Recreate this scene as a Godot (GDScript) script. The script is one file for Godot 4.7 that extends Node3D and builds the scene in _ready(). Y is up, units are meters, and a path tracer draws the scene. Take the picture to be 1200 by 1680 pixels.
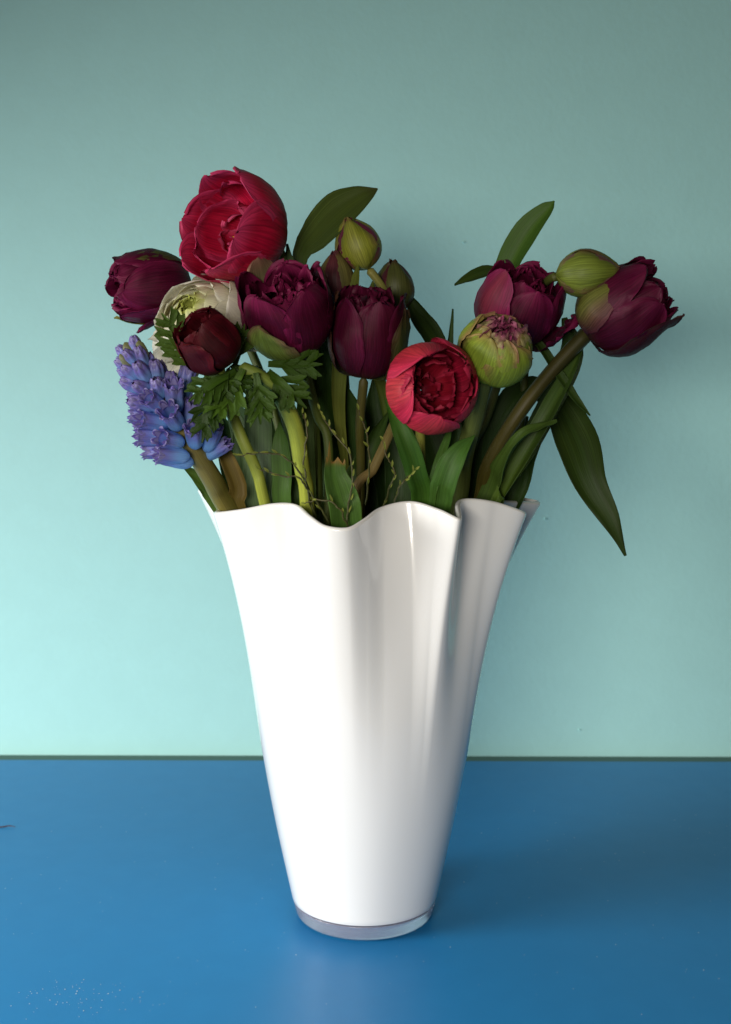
extends Node3D
# A white fluted glass vase of tulips, a ranunculus, an anemone and a hyacinth on a blue table before a turquoise wall.
# Metres, y up. The origin is the middle of the vase's foot on the table top; the wall is behind (negative z).

var rng := RandomNumberGenerator.new()
var noise := FastNoiseLite.new()
var M := {}


# ---------------------------------------------------------------- mesh helpers
class Acc:
	var v := PackedVector3Array()
	var n := PackedVector3Array()
	var c := PackedColorArray()
	var uv := PackedVector2Array()
	var ix := PackedInt32Array()

	# a skin over rings that all have the same number of points; every ring closes on itself
	func loft(rings: Array, cols: Array, uvs: Array) -> void:
		var k: int = rings[0].size()
		var m: int = rings.size()
		var first := v.size()
		var tri := PackedInt32Array()
		for i in m - 1:
			for j in k:
				var a := i * k + j
				var b := i * k + (j + 1) % k
				tri.append_array([a, b, a + k, b, b + k, a + k])
		var pts := PackedVector3Array()
		for r in rings:
			pts.append_array(r)
		var nn := PackedVector3Array()
		nn.resize(pts.size())
		var vol := 0.0
		var mid := Vector3.ZERO
		for p in pts:
			mid += p
		mid /= pts.size()
		for t in range(0, tri.size(), 3):
			var p0 := pts[tri[t]]
			var p1 := pts[tri[t + 1]]
			var p2 := pts[tri[t + 2]]
			var cr := (p1 - p0).cross(p2 - p0)
			vol += (p0 - mid).dot(cr)
			nn[tri[t]] += cr
			nn[tri[t + 1]] += cr
			nn[tri[t + 2]] += cr
		var s := 1.0 if vol >= 0.0 else -1.0
		for i in nn.size():
			var q := nn[i] * s
			n.append(q.normalized() if q.length() > 1e-20 else Vector3.UP)
		v.append_array(pts)
		for r in cols:
			c.append_array(r)
		for r in uvs:
			uv.append_array(r)
		for t in range(0, tri.size(), 3):
			if s > 0.0:
				ix.append_array([first + tri[t], first + tri[t + 2], first + tri[t + 1]])
			else:
				ix.append_array([first + tri[t], first + tri[t + 1], first + tri[t + 2]])

	func mesh() -> ArrayMesh:
		var a := []
		a.resize(Mesh.ARRAY_MAX)
		a[Mesh.ARRAY_VERTEX] = v
		a[Mesh.ARRAY_NORMAL] = n
		a[Mesh.ARRAY_COLOR] = c
		a[Mesh.ARRAY_TEX_UV] = uv
		a[Mesh.ARRAY_INDEX] = ix
		var m := ArrayMesh.new()
		m.add_surface_from_arrays(Mesh.PRIMITIVE_TRIANGLES, a)
		return m


func sm(a: float, b: float, x: float) -> float:
	return smoothstep(a, b, x)


func cat(p: Array, t: float):   # a smooth curve through points (floats, Vector2 or Vector3), t from 0 to 1
	var n := p.size() - 1
	var f := clampf(t, 0.0, 1.0) * n
	var i := mini(int(f), n - 1)
	var x := f - i
	var b = p[i]
	var c = p[i + 1]
	var a = p[i - 1] if i > 0 else b + (b - c)
	var d = p[i + 2] if i + 2 <= n else c + (c - b)
	return 0.5 * (2.0 * b + (c - a) * x + (2.0 * a - 5.0 * b + 4.0 * c - d) * x * x + (3.0 * b - a - 3.0 * c + d) * x * x * x)


func lc(a: Color, b: Color, t: float) -> Color:
	return a.lerp(b, clampf(t, 0.0, 1.0))


const VS := [-1.0, -0.96, -0.8, -0.58, -0.34, -0.12, 0.12, 0.34, 0.58, 0.8, 0.96, 1.0]


# a petal in its flower's own frame: mid is its midrib as (distance from the axis, height)
func petal_mesh(p: Dictionary) -> ArrayMesh:
	var mid: Array = p.mid
	var w: float = p.w
	var phi: float = deg_to_rad(p.get("phi", 0.0))
	var rc: float = p.get("rc", 0.0)
	var nu: int = p.get("nu", 16)
	var pk: float = p.get("pk", 0.55)
	var b0: float = p.get("b0", 0.35)
	var tip: float = p.get("tip", 0.5)
	var ruf: float = p.get("ruf", 0.0012)
	var rf: float = p.get("rf", 1.0)
	var th: float = p.get("th", 0.0005)
	var sd: float = p.get("sd", rng.randf() * 100.0)
	var skew: float = p.get("skew", 0.0)
	var roll: float = p.get("roll", 0.0)
	var imb: float = p.get("imb", 0.0)   # one margin tucked under the next petal
	var c0: Color = p.c0
	var c1: Color = p.c1
	var c2: Color = p.get("c2", c1)
	var cf: Color = p.get("cf", c1)
	var fl: float = p.get("fl", 0.0)
	var f0: float = p.get("f0", 0.0)
	var f1: float = p.get("f1", 0.8)
	var fw: float = p.get("fw", 1.6)
	var acc := Acc.new()
	var rings := []
	var cols := []
	var uvs := []
	for i in nu + 1:
		var u := 1.0 - pow(1.0 - float(i) / nu, 1.45)
		u = minf(u, 0.999)
		var m: Vector2 = cat(mid, u)
		var m2: Vector2 = cat(mid, minf(u + 0.02, 1.0))
		var m1: Vector2 = cat(mid, maxf(u - 0.02, 0.0))
		var d := (m2 - m1).normalized()
		var inward := Vector2(-d.y, d.x)
		var prof := b0 + (1.0 - b0) * sm(0.0, pk, u)
		if u > pk:
			prof *= pow(maxf(1.0 - pow((u - pk) / (1.0 - pk), 2.2), 0.0), tip)
		prof *= 1.0 + 0.07 * noise.get_noise_2d(u * 260.0 * rf + sd * 17.0, sd * 31.0)
		var ww := maxf(w * prof, 0.0001)
		var r := maxf(m.x, 0.0025)
		if rc > 0.0:
			r = lerpf(rc, r, 0.25)
		var front := PackedVector3Array()
		var back := PackedVector3Array()
		var cc := PackedColorArray()
		var uu := PackedVector2Array()
		for v: float in VS:
			var a := clampf(v * ww / r, -2.3, 2.3)
			var edge := absf(v)
			var dn := ruf * sm(0.1, 0.9, u) * (0.35 + 1.1 * edge * edge) * (noise.get_noise_3d(u * 190.0 * rf + sd * 13.0, v * 120.0 * rf, sd * 7.0) * 2.2)
			dn += imb * v * sm(0.05, 0.5, u)
			dn -= roll * edge * edge * edge * sm(0.25, 1.0, u)
			var s := r * sin(a) + skew * u * u
			var k := r * (1.0 - cos(a))
			var lift := ruf * 1.6 * sm(0.6, 1.0, u) * noise.get_noise_2d(v * 150.0 + sd * 9.0, sd * 3.0) * (1.0 - 0.0 * edge)
			var q := m + inward * (k + dn) + d * lift
			var taper := th * 0.5 * (1.0 - 0.8 * edge)
			var fo := q + inward * taper
			var ba := q - inward * taper
			front.append(Vector3(fo.x * cos(phi) - s * sin(phi), fo.y, fo.x * sin(phi) + s * cos(phi)))
			back.append(Vector3(ba.x * cos(phi) - s * sin(phi), ba.y, ba.x * sin(phi) + s * cos(phi)))
			var col := lc(c0, c1, sm(0.0, 0.4, u))
			var em := maxf(sm(0.55, 1.0, edge) * sm(0.2, 0.5, u), sm(0.78, 1.0, u))
			col = lc(col, c2, em)
			var wob := noise.get_noise_2d(v * 90.0 + sd * 5.0, u * 60.0) * 0.5
			col = lc(col, cf, fl * exp(-pow(v * fw + wob * 0.5, 2.0)) * sm(f0 - 0.15, f0 + 0.15, u) * (1.0 - sm(f1 - 0.2, f1 + 0.2, u)))
			col = col * (1.0 + 0.22 * noise.get_noise_2d(v * 200.0 + sd * 11.0, u * 40.0 + sd))
			col.a = 1.0
			cc.append(col)
			uu.append(Vector2(v * 0.5 + 0.5 + sd, u))
		var ring := front.duplicate()
		var rc2 := cc.duplicate()
		var ru := uu.duplicate()
		for j in range(VS.size() - 1, -1, -1):
			ring.append(back[j])
			rc2.append(cc[j])
			ru.append(uu[j])
		rings.append(ring)
		cols.append(rc2)
		uvs.append(ru)
	acc.loft(rings, cols, uvs)
	return acc.mesh()


# a leaf blade along a curve; faces are the directions that its upper side looks to
func blade(acc: Acc, pts: Array, widths: Array, faces: Array, o: Dictionary = {}) -> void:
	var nu: int = o.get("nu", 26)
	var fold: float = o.get("fold", 0.25)
	var th: float = o.get("th", 0.0008)
	var ruf: float = o.get("ruf", 0.0012)
	var sd: float = o.get("sd", rng.randf() * 100.0)
	var c0: Color = o.get("c0", Color(0.10, 0.16, 0.03))
	var c1: Color = o.get("c1", Color(0.045, 0.10, 0.025))
	var c2: Color = o.get("c2", c1)
	var torn: float = o.get("torn", 0.0)
	var rings := []
	var cols := []
	var uvs := []
	for i in nu + 1:
		var u := minf(1.0 - pow(1.0 - float(i) / nu, 1.2), 0.999)
		var c: Vector3 = cat(pts, u)
		var ca: Vector3 = cat(pts, maxf(u - 0.02, 0.0))
		var cb: Vector3 = cat(pts, minf(u + 0.02, 1.0))
		var t := (cb - ca).normalized()
		var fa: Vector3 = cat(faces, u) if faces.size() > 1 else faces[0]
		var side := t.cross(fa).normalized()
		var nor := side.cross(t).normalized()
		var w: float = maxf(cat(widths, u), 0.0001) * 0.5
		w *= 1.0 + 0.05 * noise.get_noise_2d(u * 140.0 + sd * 7.0, sd * 3.0)
		var front := PackedVector3Array()
		var back := PackedVector3Array()
		var cc := PackedColorArray()
		var uu := PackedVector2Array()
		for v: float in VS:
			var edge := absf(v)
			var k := fold * w * (pow(edge, 1.3) + 0.0)
			var dn := ruf * edge * noise.get_noise_3d(u * 120.0 + sd * 11.0, v * 70.0, sd * 5.0) * 2.0
			var tear := torn * sm(0.9, 1.0, u) * noise.get_noise_2d(v * 420.0 + sd, sd * 2.0) * 2.0
			var q := c + side * v * w * (1.0 - 0.25 * fold * edge) + nor * (k + dn) + t * tear
			var tt := th * 0.5 * (1.0 - 0.55 * edge)
			front.append(q + nor * tt)
			back.append(q - nor * tt)
			var col := lc(c0, c1, sm(0.0, 0.45, u))
			col = lc(col, c2, sm(0.86, 1.0, u))
			col = lc(col, c0, 0.45 * exp(-pow(v * 9.0, 2.0)))
			col = col * Color(1.25, 1.32, 0.92) * (1.0 + 0.2 * noise.get_noise_2d(v * 160.0 + sd * 11.0, u * 50.0 + sd))
			col.a = 1.0
			cc.append(col)
			uu.append(Vector2(v * 0.5 + 0.5 + sd, u))
		var ring := front.duplicate()
		var rc2 := cc.duplicate()
		var ru := uu.duplicate()
		for j in range(VS.size() - 1, -1, -1):
			ring.append(back[j])
			rc2.append(cc[j])
			ru.append(uu[j])
		rings.append(ring)
		cols.append(rc2)
		uvs.append(ru)
	acc.loft(rings, cols, uvs)


func tube(acc: Acc, pts: Array, radii: Array, c0: Color, c1: Color, o: Dictionary = {}) -> void:
	var nu: int = o.get("nu", 24)
	var k: int = o.get("k", 14)
	var ridge: float = o.get("ridge", 0.03)
	var wob: float = o.get("wob", 0.0)
	var sd: float = o.get("sd", rng.randf() * 100.0)
	var rings := []
	var cols := []
	var uvs := []
	var x := Vector3.ZERO
	for i in nu + 1:
		var u := float(i) / nu
		var c: Vector3 = cat(pts, u)
		var ca: Vector3 = cat(pts, maxf(u - 0.02, 0.0))
		var cb: Vector3 = cat(pts, minf(u + 0.02, 1.0))
		var t := (cb - ca).normalized()
		if x == Vector3.ZERO:
			x = t.cross(Vector3(0.31, 0.2, 0.93)).normalized()
		x = (x - t * x.dot(t)).normalized()
		var y := t.cross(x)
		c += (x * noise.get_noise_2d(u * 300.0, sd * 9.0) + y * noise.get_noise_2d(u * 300.0, sd * 9.0 + 50.0)) * wob
		var r: float = maxf(cat(radii, u), 0.00005)
		if o.get("capped", true) and (i == 0 or i == nu):
			r *= 0.15
		var ring := PackedVector3Array()
		var cc := PackedColorArray()
		var uu := PackedVector2Array()
		for j in k:
			var a := TAU * j / k
			var rr := r * (1.0 + ridge * sin(a * 3.0 + sd) + 0.05 * noise.get_noise_2d(a * 40.0, u * 120.0 + sd * 5.0))
			ring.append(c + (x * cos(a) + y * sin(a)) * rr)
			var col := lc(c0, c1, u + 0.3 * noise.get_noise_2d(a * 25.0 + sd, u * 90.0))
			col = col * Color(1.35, 1.35, 0.95) * (1.0 + 0.3 * noise.get_noise_2d(a * 60.0 + sd * 3.0, u * 40.0))
			col.a = 1.0
			cc.append(col)
			uu.append(Vector2(absf(a / PI - 1.0) + sd, u * 2.0))
		rings.append(ring)
		cols.append(cc)
		uvs.append(uu)
	acc.loft(rings, cols, uvs)


# ---------------------------------------------------------------- things
func put(called: String, mesh: Mesh, mat: Material, parent: Node, at := Transform3D.IDENTITY) -> MeshInstance3D:
	var o := MeshInstance3D.new()
	o.name = called
	o.mesh = mesh
	o.material_override = mat
	o.transform = at
	parent.add_child(o, true)
	return o


func thing(called: String, label: String, category: String, at: Vector3, group := "") -> Node3D:
	var o := Node3D.new()
	o.name = called
	add_child(o, true)
	o.position = at
	tag(o, label, category, group)
	return o


func tag(o: Node, label: String, category: String, group := "") -> void:
	o.set_meta("label", label)
	o.set_meta("category", category)
	if group:
		o.set_meta("group", group)


func local(root: Node3D, pts: Array) -> Array:
	return pts.map(func(p): return p - root.position)


func stem(root: Node3D, pts: Array, radii: Array, c0: Color, c1: Color, o: Dictionary = {}) -> MeshInstance3D:
	var acc := Acc.new()
	tube(acc, local(root, pts), radii, c0, c1, o)
	return put("stem", acc.mesh(), M.stem, root)


func leaf(root: Node3D, pts: Array, widths: Array, faces: Array, o: Dictionary = {}) -> MeshInstance3D:
	var acc := Acc.new()
	blade(acc, local(root, pts), widths, faces, o)
	return put("leaf", acc.mesh(), M.leaf, root)


# a flower's own frame: y along its axis, x as near to ref as it can be
func frame(at: Vector3, axis: Vector3, ref: Vector3) -> Transform3D:
	var y := axis.normalized()
	var x := (ref - y * ref.dot(y)).normalized()
	return Transform3D(Basis(x, y, x.cross(y)), at)


# a whorl of petals; every one is a part of its own
func whorl(root: Node3D, xf: Transform3D, n: int, spec: Dictionary, phi0 := 0.0, jit := 1.0, mat: Material = null) -> void:
	var t := xf
	t.origin -= root.position
	for i in n:
		var p := spec.duplicate()
		var out := 1.0 + rng.randf_range(-0.07, 0.07) * jit
		var up := 1.0 + rng.randf_range(-0.06, 0.06) * jit
		var mid := []
		for q: Vector2 in spec.mid:
			mid.append(Vector2(q.x * out, q.y * up))
		p.mid = mid
		p.w = spec.w * (1.0 + rng.randf_range(-0.1, 0.1) * jit)
		p.phi = phi0 + 360.0 * i / n + rng.randf_range(-9.0, 9.0) * jit
		p.imb = spec.get("imb", 0.0011)
		p.sd = rng.randf() * 100.0
		p.skew = rng.randf_range(-0.0025, 0.0025) * jit
		put(spec.get("called", "petal"), petal_mesh(p), mat if mat else M.petal, root, t)


func petal(root: Node3D, xf: Transform3D, spec: Dictionary, called := "petal", label := "") -> void:
	var t := xf
	t.origin -= root.position
	var o := put(called, petal_mesh(spec), M.petal, root, t)
	if label:
		o.set_meta("label", label)


func v2(a: Array, s := 1.0) -> Array:
	var r := []
	for i in range(0, a.size(), 2):
		r.append(Vector2(a[i] * s, a[i + 1] * s))
	return r


# ---------------------------------------------------------------- materials
func streaks(seed_: int, fx: float, fy: float, lo: float, hi: float) -> ImageTexture:
	var nz := FastNoiseLite.new()
	nz.seed = seed_
	nz.frequency = 1.0
	nz.fractal_octaves = 3
	var im := Image.create(256, 256, false, Image.FORMAT_RGB8)
	for y in 256:
		for x in 256:
			var a := TAU * x / 256.0
			var g := nz.get_noise_3d(cos(a) * fx, sin(a) * fx, y * fy / 256.0)
			var k := clampf(lerpf(lo, hi, 0.5 + g), 0.0, 1.0)
			im.set_pixel(x, y, Color(k, k, k))
	return ImageTexture.create_from_image(im)


func flesh(rough: float, back: Color, tex: Texture2D, bump: float, spec := 0.5) -> StandardMaterial3D:
	var m := StandardMaterial3D.new()
	m.vertex_color_use_as_albedo = true
	m.albedo_texture = tex
	m.roughness = rough
	m.metallic_specular = spec
	if back != Color.BLACK:
		m.backlight_enabled = true
		m.backlight = back
	m.heightmap_enabled = true
	m.heightmap_texture = tex
	m.heightmap_scale = bump
	return m


func noise_tex(freq: float, ramp: Array, oct := 4, size := 512, seed_ := 1) -> NoiseTexture2D:
	var nz := FastNoiseLite.new()
	nz.seed = seed_
	nz.frequency = freq
	nz.fractal_octaves = oct
	var t := NoiseTexture2D.new()
	t.width = size
	t.height = size
	t.seamless = true
	t.noise = nz
	var g := Gradient.new()
	g.set_color(0, ramp[0])
	g.set_color(1, ramp[1])
	t.color_ramp = g
	return t


func make_materials() -> void:
	var vein := streaks(3, 6.0, 2.2, 0.76, 1.0)
	var blade_tex := streaks(9, 11.0, 0.8, 0.78, 1.0)
	M.petal = flesh(0.5, Color(0.46, 0.46, 0.46).linear_to_srgb(), vein, 0.035, 0.32)
	M.white_petal = flesh(0.5, Color(0.85, 0.84, 0.76).linear_to_srgb(), streaks(5, 5.0, 2.0, 0.93, 1.0), 0.03, 0.4)
	M.bud = flesh(0.48, Color(0.12, 0.12, 0.05).linear_to_srgb(), vein, 0.03, 0.35)
	M.leaf = flesh(0.45, Color(0.3, 0.42, 0.12).linear_to_srgb(), blade_tex, 0.03, 0.32)
	M.stem = flesh(0.45, Color.BLACK, blade_tex, 0.02, 0.35)
	M.floret = flesh(0.45, Color(0.36, 0.36, 0.42).linear_to_srgb(), streaks(6, 4.0, 1.6, 0.9, 1.0), 0.02)
	M.twig = flesh(0.6, Color.BLACK, noise_tex(0.05, [Color(0.6, 0.6, 0.6), Color.WHITE]), 0.02)

	var wall := StandardMaterial3D.new()
	wall.albedo_color = Color(0.41, 0.75, 0.735).linear_to_srgb()
	wall.albedo_texture = noise_tex(0.01, [Color(0.985, 0.985, 0.985), Color(1, 1, 1)], 5, 1024, 4)
	wall.roughness = 0.62
	wall.heightmap_enabled = true
	wall.heightmap_texture = noise_tex(0.045, [Color.BLACK, Color.WHITE], 4, 1024, 8)
	wall.heightmap_scale = 0.013
	wall.uv1_triplanar = true
	wall.uv1_world_triplanar = true
	wall.uv1_scale = Vector3.ONE * 2.6
	M.wall = wall

	var table := StandardMaterial3D.new()
	table.albedo_color = Color(0.014, 0.205, 0.495).linear_to_srgb()
	table.albedo_texture = noise_tex(0.012, [Color(0.975, 0.975, 0.98), Color(1, 1, 1)], 5, 1024, 14)
	table.metallic_specular = 0.4
	table.roughness = 0.42
	table.roughness_texture = noise_tex(0.02, [Color(0.93, 0.93, 0.93), Color(1, 1, 1)], 5, 1024, 15)
	table.uv1_triplanar = true
	table.uv1_world_triplanar = true
	table.uv1_scale = Vector3.ONE * 2.2
	M.table = table

	var glaze := StandardMaterial3D.new()
	glaze.albedo_color = Color(0.87, 0.865, 0.85).linear_to_srgb()
	glaze.roughness = 0.22
	glaze.clearcoat_enabled = true
	glaze.clearcoat = 0.65
	glaze.clearcoat_roughness = 0.03
	M.glaze = glaze

	var clear := StandardMaterial3D.new()
	clear.transparency = BaseMaterial3D.TRANSPARENCY_ALPHA
	clear.albedo_color = Color(0.90, 0.895, 0.97, 0.2)
	clear.roughness = 0.14
	clear.refraction_enabled = true
	clear.refraction_scale = 0.05
	M.clear = clear

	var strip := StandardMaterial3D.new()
	strip.albedo_color = Color(0.075, 0.15, 0.125).linear_to_srgb()  # dark green stands in for the shade between table and wall
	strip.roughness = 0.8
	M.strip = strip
	var speck := StandardMaterial3D.new()
	speck.albedo_color = Color(0.62, 0.68, 0.72).linear_to_srgb()
	speck.roughness = 0.9
	M.speck = speck
	var hair := StandardMaterial3D.new()
	hair.albedo_color = Color(0.06, 0.015, 0.02).linear_to_srgb()
	hair.roughness = 0.6
	M.hair = hair


# ---------------------------------------------------------------- build
func _ready() -> void:
	rng.seed = 20
	noise.seed = 7
	noise.frequency = 0.02
	noise.fractal_octaves = 3

	var cam := Camera3D.new()
	cam.name = "camera"
	cam.fov = 44.94
	cam.near = 0.02
	cam.far = 50.0
	var lens := CameraAttributesPhysical.new()
	lens.frustum_focal_length = 43.0
	lens.frustum_focus_distance = 0.80
	lens.exposure_aperture = 9.0
	lens.frustum_far = 50.0
	lens.frustum_near = 0.02
	cam.attributes = lens
	cam.fov = 44.94
	add_child(cam)
	cam.position = Vector3(0, 0.38, 0.82)
	cam.rotation_degrees = Vector3(-7.0, 0, 0.15)
	cam.current = true

	var we := WorldEnvironment.new()
	we.name = "environment"
	var env := Environment.new()
	env.background_mode = Environment.BG_COLOR
	env.background_color = Color(0.035, 0.033, 0.030).linear_to_srgb()
	env.tonemap_mode = Environment.TONE_MAPPER_LINEAR
	env.tonemap_exposure = 1.0
	env.sdfgi_enabled = true
	env.ssao_enabled = true
	env.ssil_enabled = true
	we.environment = env
	add_child(we)

	# daylight comes in by two windows: a low one to the left, whose sky light falls steeply, and a farther one behind the viewer
	window("window_light", Vector3(-1.30, 0.40, 0.55), Vector3(-0.82, -0.66, 0.72), Vector2(0.75, 0.62), 3.95, Color(1.0, 0.99, 0.97))
	window("second_window_light", Vector3(-0.36, 0.42, 1.5), Vector3(-0.26, -0.45, 0.95), Vector2(0.55, 0.55), 2.4, Color(1.0, 0.97, 0.92))

	make_materials()
	setting()
	vase()
	red_tulip()
	dark_tulips()
	pink_tulip()
	buds()
	ranunculus()
	anemone()
	hyacinth()
	loose_leaves()
	twigs()


func window(called: String, at: Vector3, to: Vector3, size: Vector2, energy: float, tint: Color) -> void:
	var l := AreaLight3D.new()
	l.name = called
	l.area_size = size
	l.light_energy = energy
	l.light_color = tint
	l.shadow_enabled = true
	l.set("area_range", 6.0)
	add_child(l)
	l.look_at_from_position(at, to)


func setting() -> void:
	var w := BoxMesh.new()
	w.size = Vector3(5.0, 3.0, 0.1)
	var wall := put("wall", w, M.wall, self, Transform3D(Basis(), Vector3(0, 0.7, -0.395)))
	wall.set_meta("kind", "structure")
	wall.set_meta("label", "matt turquoise painted wall behind the vase")
	for s in [Vector3(Vector3(0.1706, 0.2311, -0.3450)), Vector3(Vector3(0.2079, 0.0251, -0.3450)), Vector3(Vector3(0.0901, 0.4882, -0.3450))]:
		var b := SphereMesh.new()
		b.radius = 0.0016
		b.height = 0.0016
		b.radial_segments = 10
		b.rings = 6
		put("paint_bump", b, M.wall, wall, Transform3D(Basis(), s - wall.position))

	# the table top: a slab with a rounded back edge, a finger's breadth from the wall
	var root := thing("table", "blue painted table top under the white vase", "table", Vector3(0, 0, 0))
	var acc := Acc.new()
	var prof := []
	var zb := -0.327
	for i in 7:
		var a := PI * 0.5 * i / 6.0
		prof.append(Vector2(zb + 0.003 - 0.003 * sin(a), -0.003 + 0.003 * cos(a)))
	prof.append_array([Vector2(zb, -0.028), Vector2(0.36, -0.028), Vector2(0.36, -0.003), Vector2(0.357, 0.0), Vector2(0.2, 0.0)])
	var rings := []
	var cols := []
	var uvs := []
	for x in [-0.62, -0.6199, 0.6199, 0.62]:
		var ring := PackedVector3Array()
		var cc := PackedColorArray()
		var uu := PackedVector2Array()
		for q: Vector2 in prof:
			var f := 0.02 if absf(x) == 0.62 else 1.0
			ring.append(Vector3(x, -0.014 + (q.y + 0.014) * f, 0.01 + (q.x - 0.01) * f))
			cc.append(Color.WHITE)
			uu.append(Vector2(x, q.x))
		rings.append(ring)
		cols.append(cc)
		uvs.append(uu)
	acc.loft(rings, cols, uvs)
	var am := acc.mesh()
	put("table_top", flat(am), M.table, root)

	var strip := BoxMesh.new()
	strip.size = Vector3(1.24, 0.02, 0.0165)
	put("gap_shade_strip", strip, M.strip, root, Transform3D(Basis(), Vector3(0, -0.0115, zb - 0.0087)))  # added strip filling the gap, its colour paints the shade there

	# dust on the table: specks nobody could count
	var mm := MultiMesh.new()
	mm.transform_format = MultiMesh.TRANSFORM_3D
	var s := SphereMesh.new()
	s.radius = 0.5
	s.height = 0.6
	s.radial_segments = 6
	s.rings = 3
	mm.mesh = s
	mm.instance_count = 280
	for i in 280:
		var near := rng.randf() < 0.25
		var p := Vector3(rng.randf_range(-0.26, 0.3), 0.0001, rng.randf_range(-0.2, 0.2))
		if near:
			p = Vector3(-0.16 + rng.randfn() * 0.03, 0.0001, 0.12 + rng.randfn() * 0.015)
		var k := rng.randf_range(0.00025, 0.0007)
		mm.set_instance_transform(i, Transform3D(Basis.from_euler(Vector3(0, rng.randf() * 6.0, 0)).scaled(Vector3(k, k * 0.5, k * rng.randf_range(0.8, 2.0))), p))
	var dust := MultiMeshInstance3D.new()
	dust.name = "dust"
	dust.multimesh = mm
	dust.material_override = M.speck
	add_child(dust, true)
	dust.set_meta("kind", "stuff")
	dust.set_meta("label", "pale dust specks scattered on the blue table top")
	dust.set_meta("category", "dust")

	var h := Acc.new()
	tube(h, [Vector3(-0.318, 0.0006, -0.148), Vector3(-0.297, 0.0007, -0.152), Vector3(-0.291, 0.0012, -0.1535), Vector3(-0.285, 0.0007, -0.152)], [0.0005, 0.0005, 0.0004, 0.0002], Color(0.1, 0.02, 0.03), Color(0.2, 0.05, 0.06), {"k": 7, "nu": 12})
	var th := put("thread", h.mesh(), M.hair, self)
	tag(th, "short dark red thread lying on the blue table top", "thread")


# every face flat, with its own corners
func flat(m: ArrayMesh) -> ArrayMesh:
	var a := m.surface_get_arrays(0)
	var v: PackedVector3Array = a[Mesh.ARRAY_VERTEX]
	var ix: PackedInt32Array = a[Mesh.ARRAY_INDEX]
	var st := SurfaceTool.new()
	st.begin(Mesh.PRIMITIVE_TRIANGLES)
	for t in range(0, ix.size(), 3):
		var n := (v[ix[t + 2]] - v[ix[t]]).cross(v[ix[t + 1]] - v[ix[t]])
		if n.length() < 1e-14:
			continue
		n = n.normalized()
		for k in 3:
			st.set_normal(n)
			st.add_vertex(v[ix[t + k]])
	return st.commit()


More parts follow.
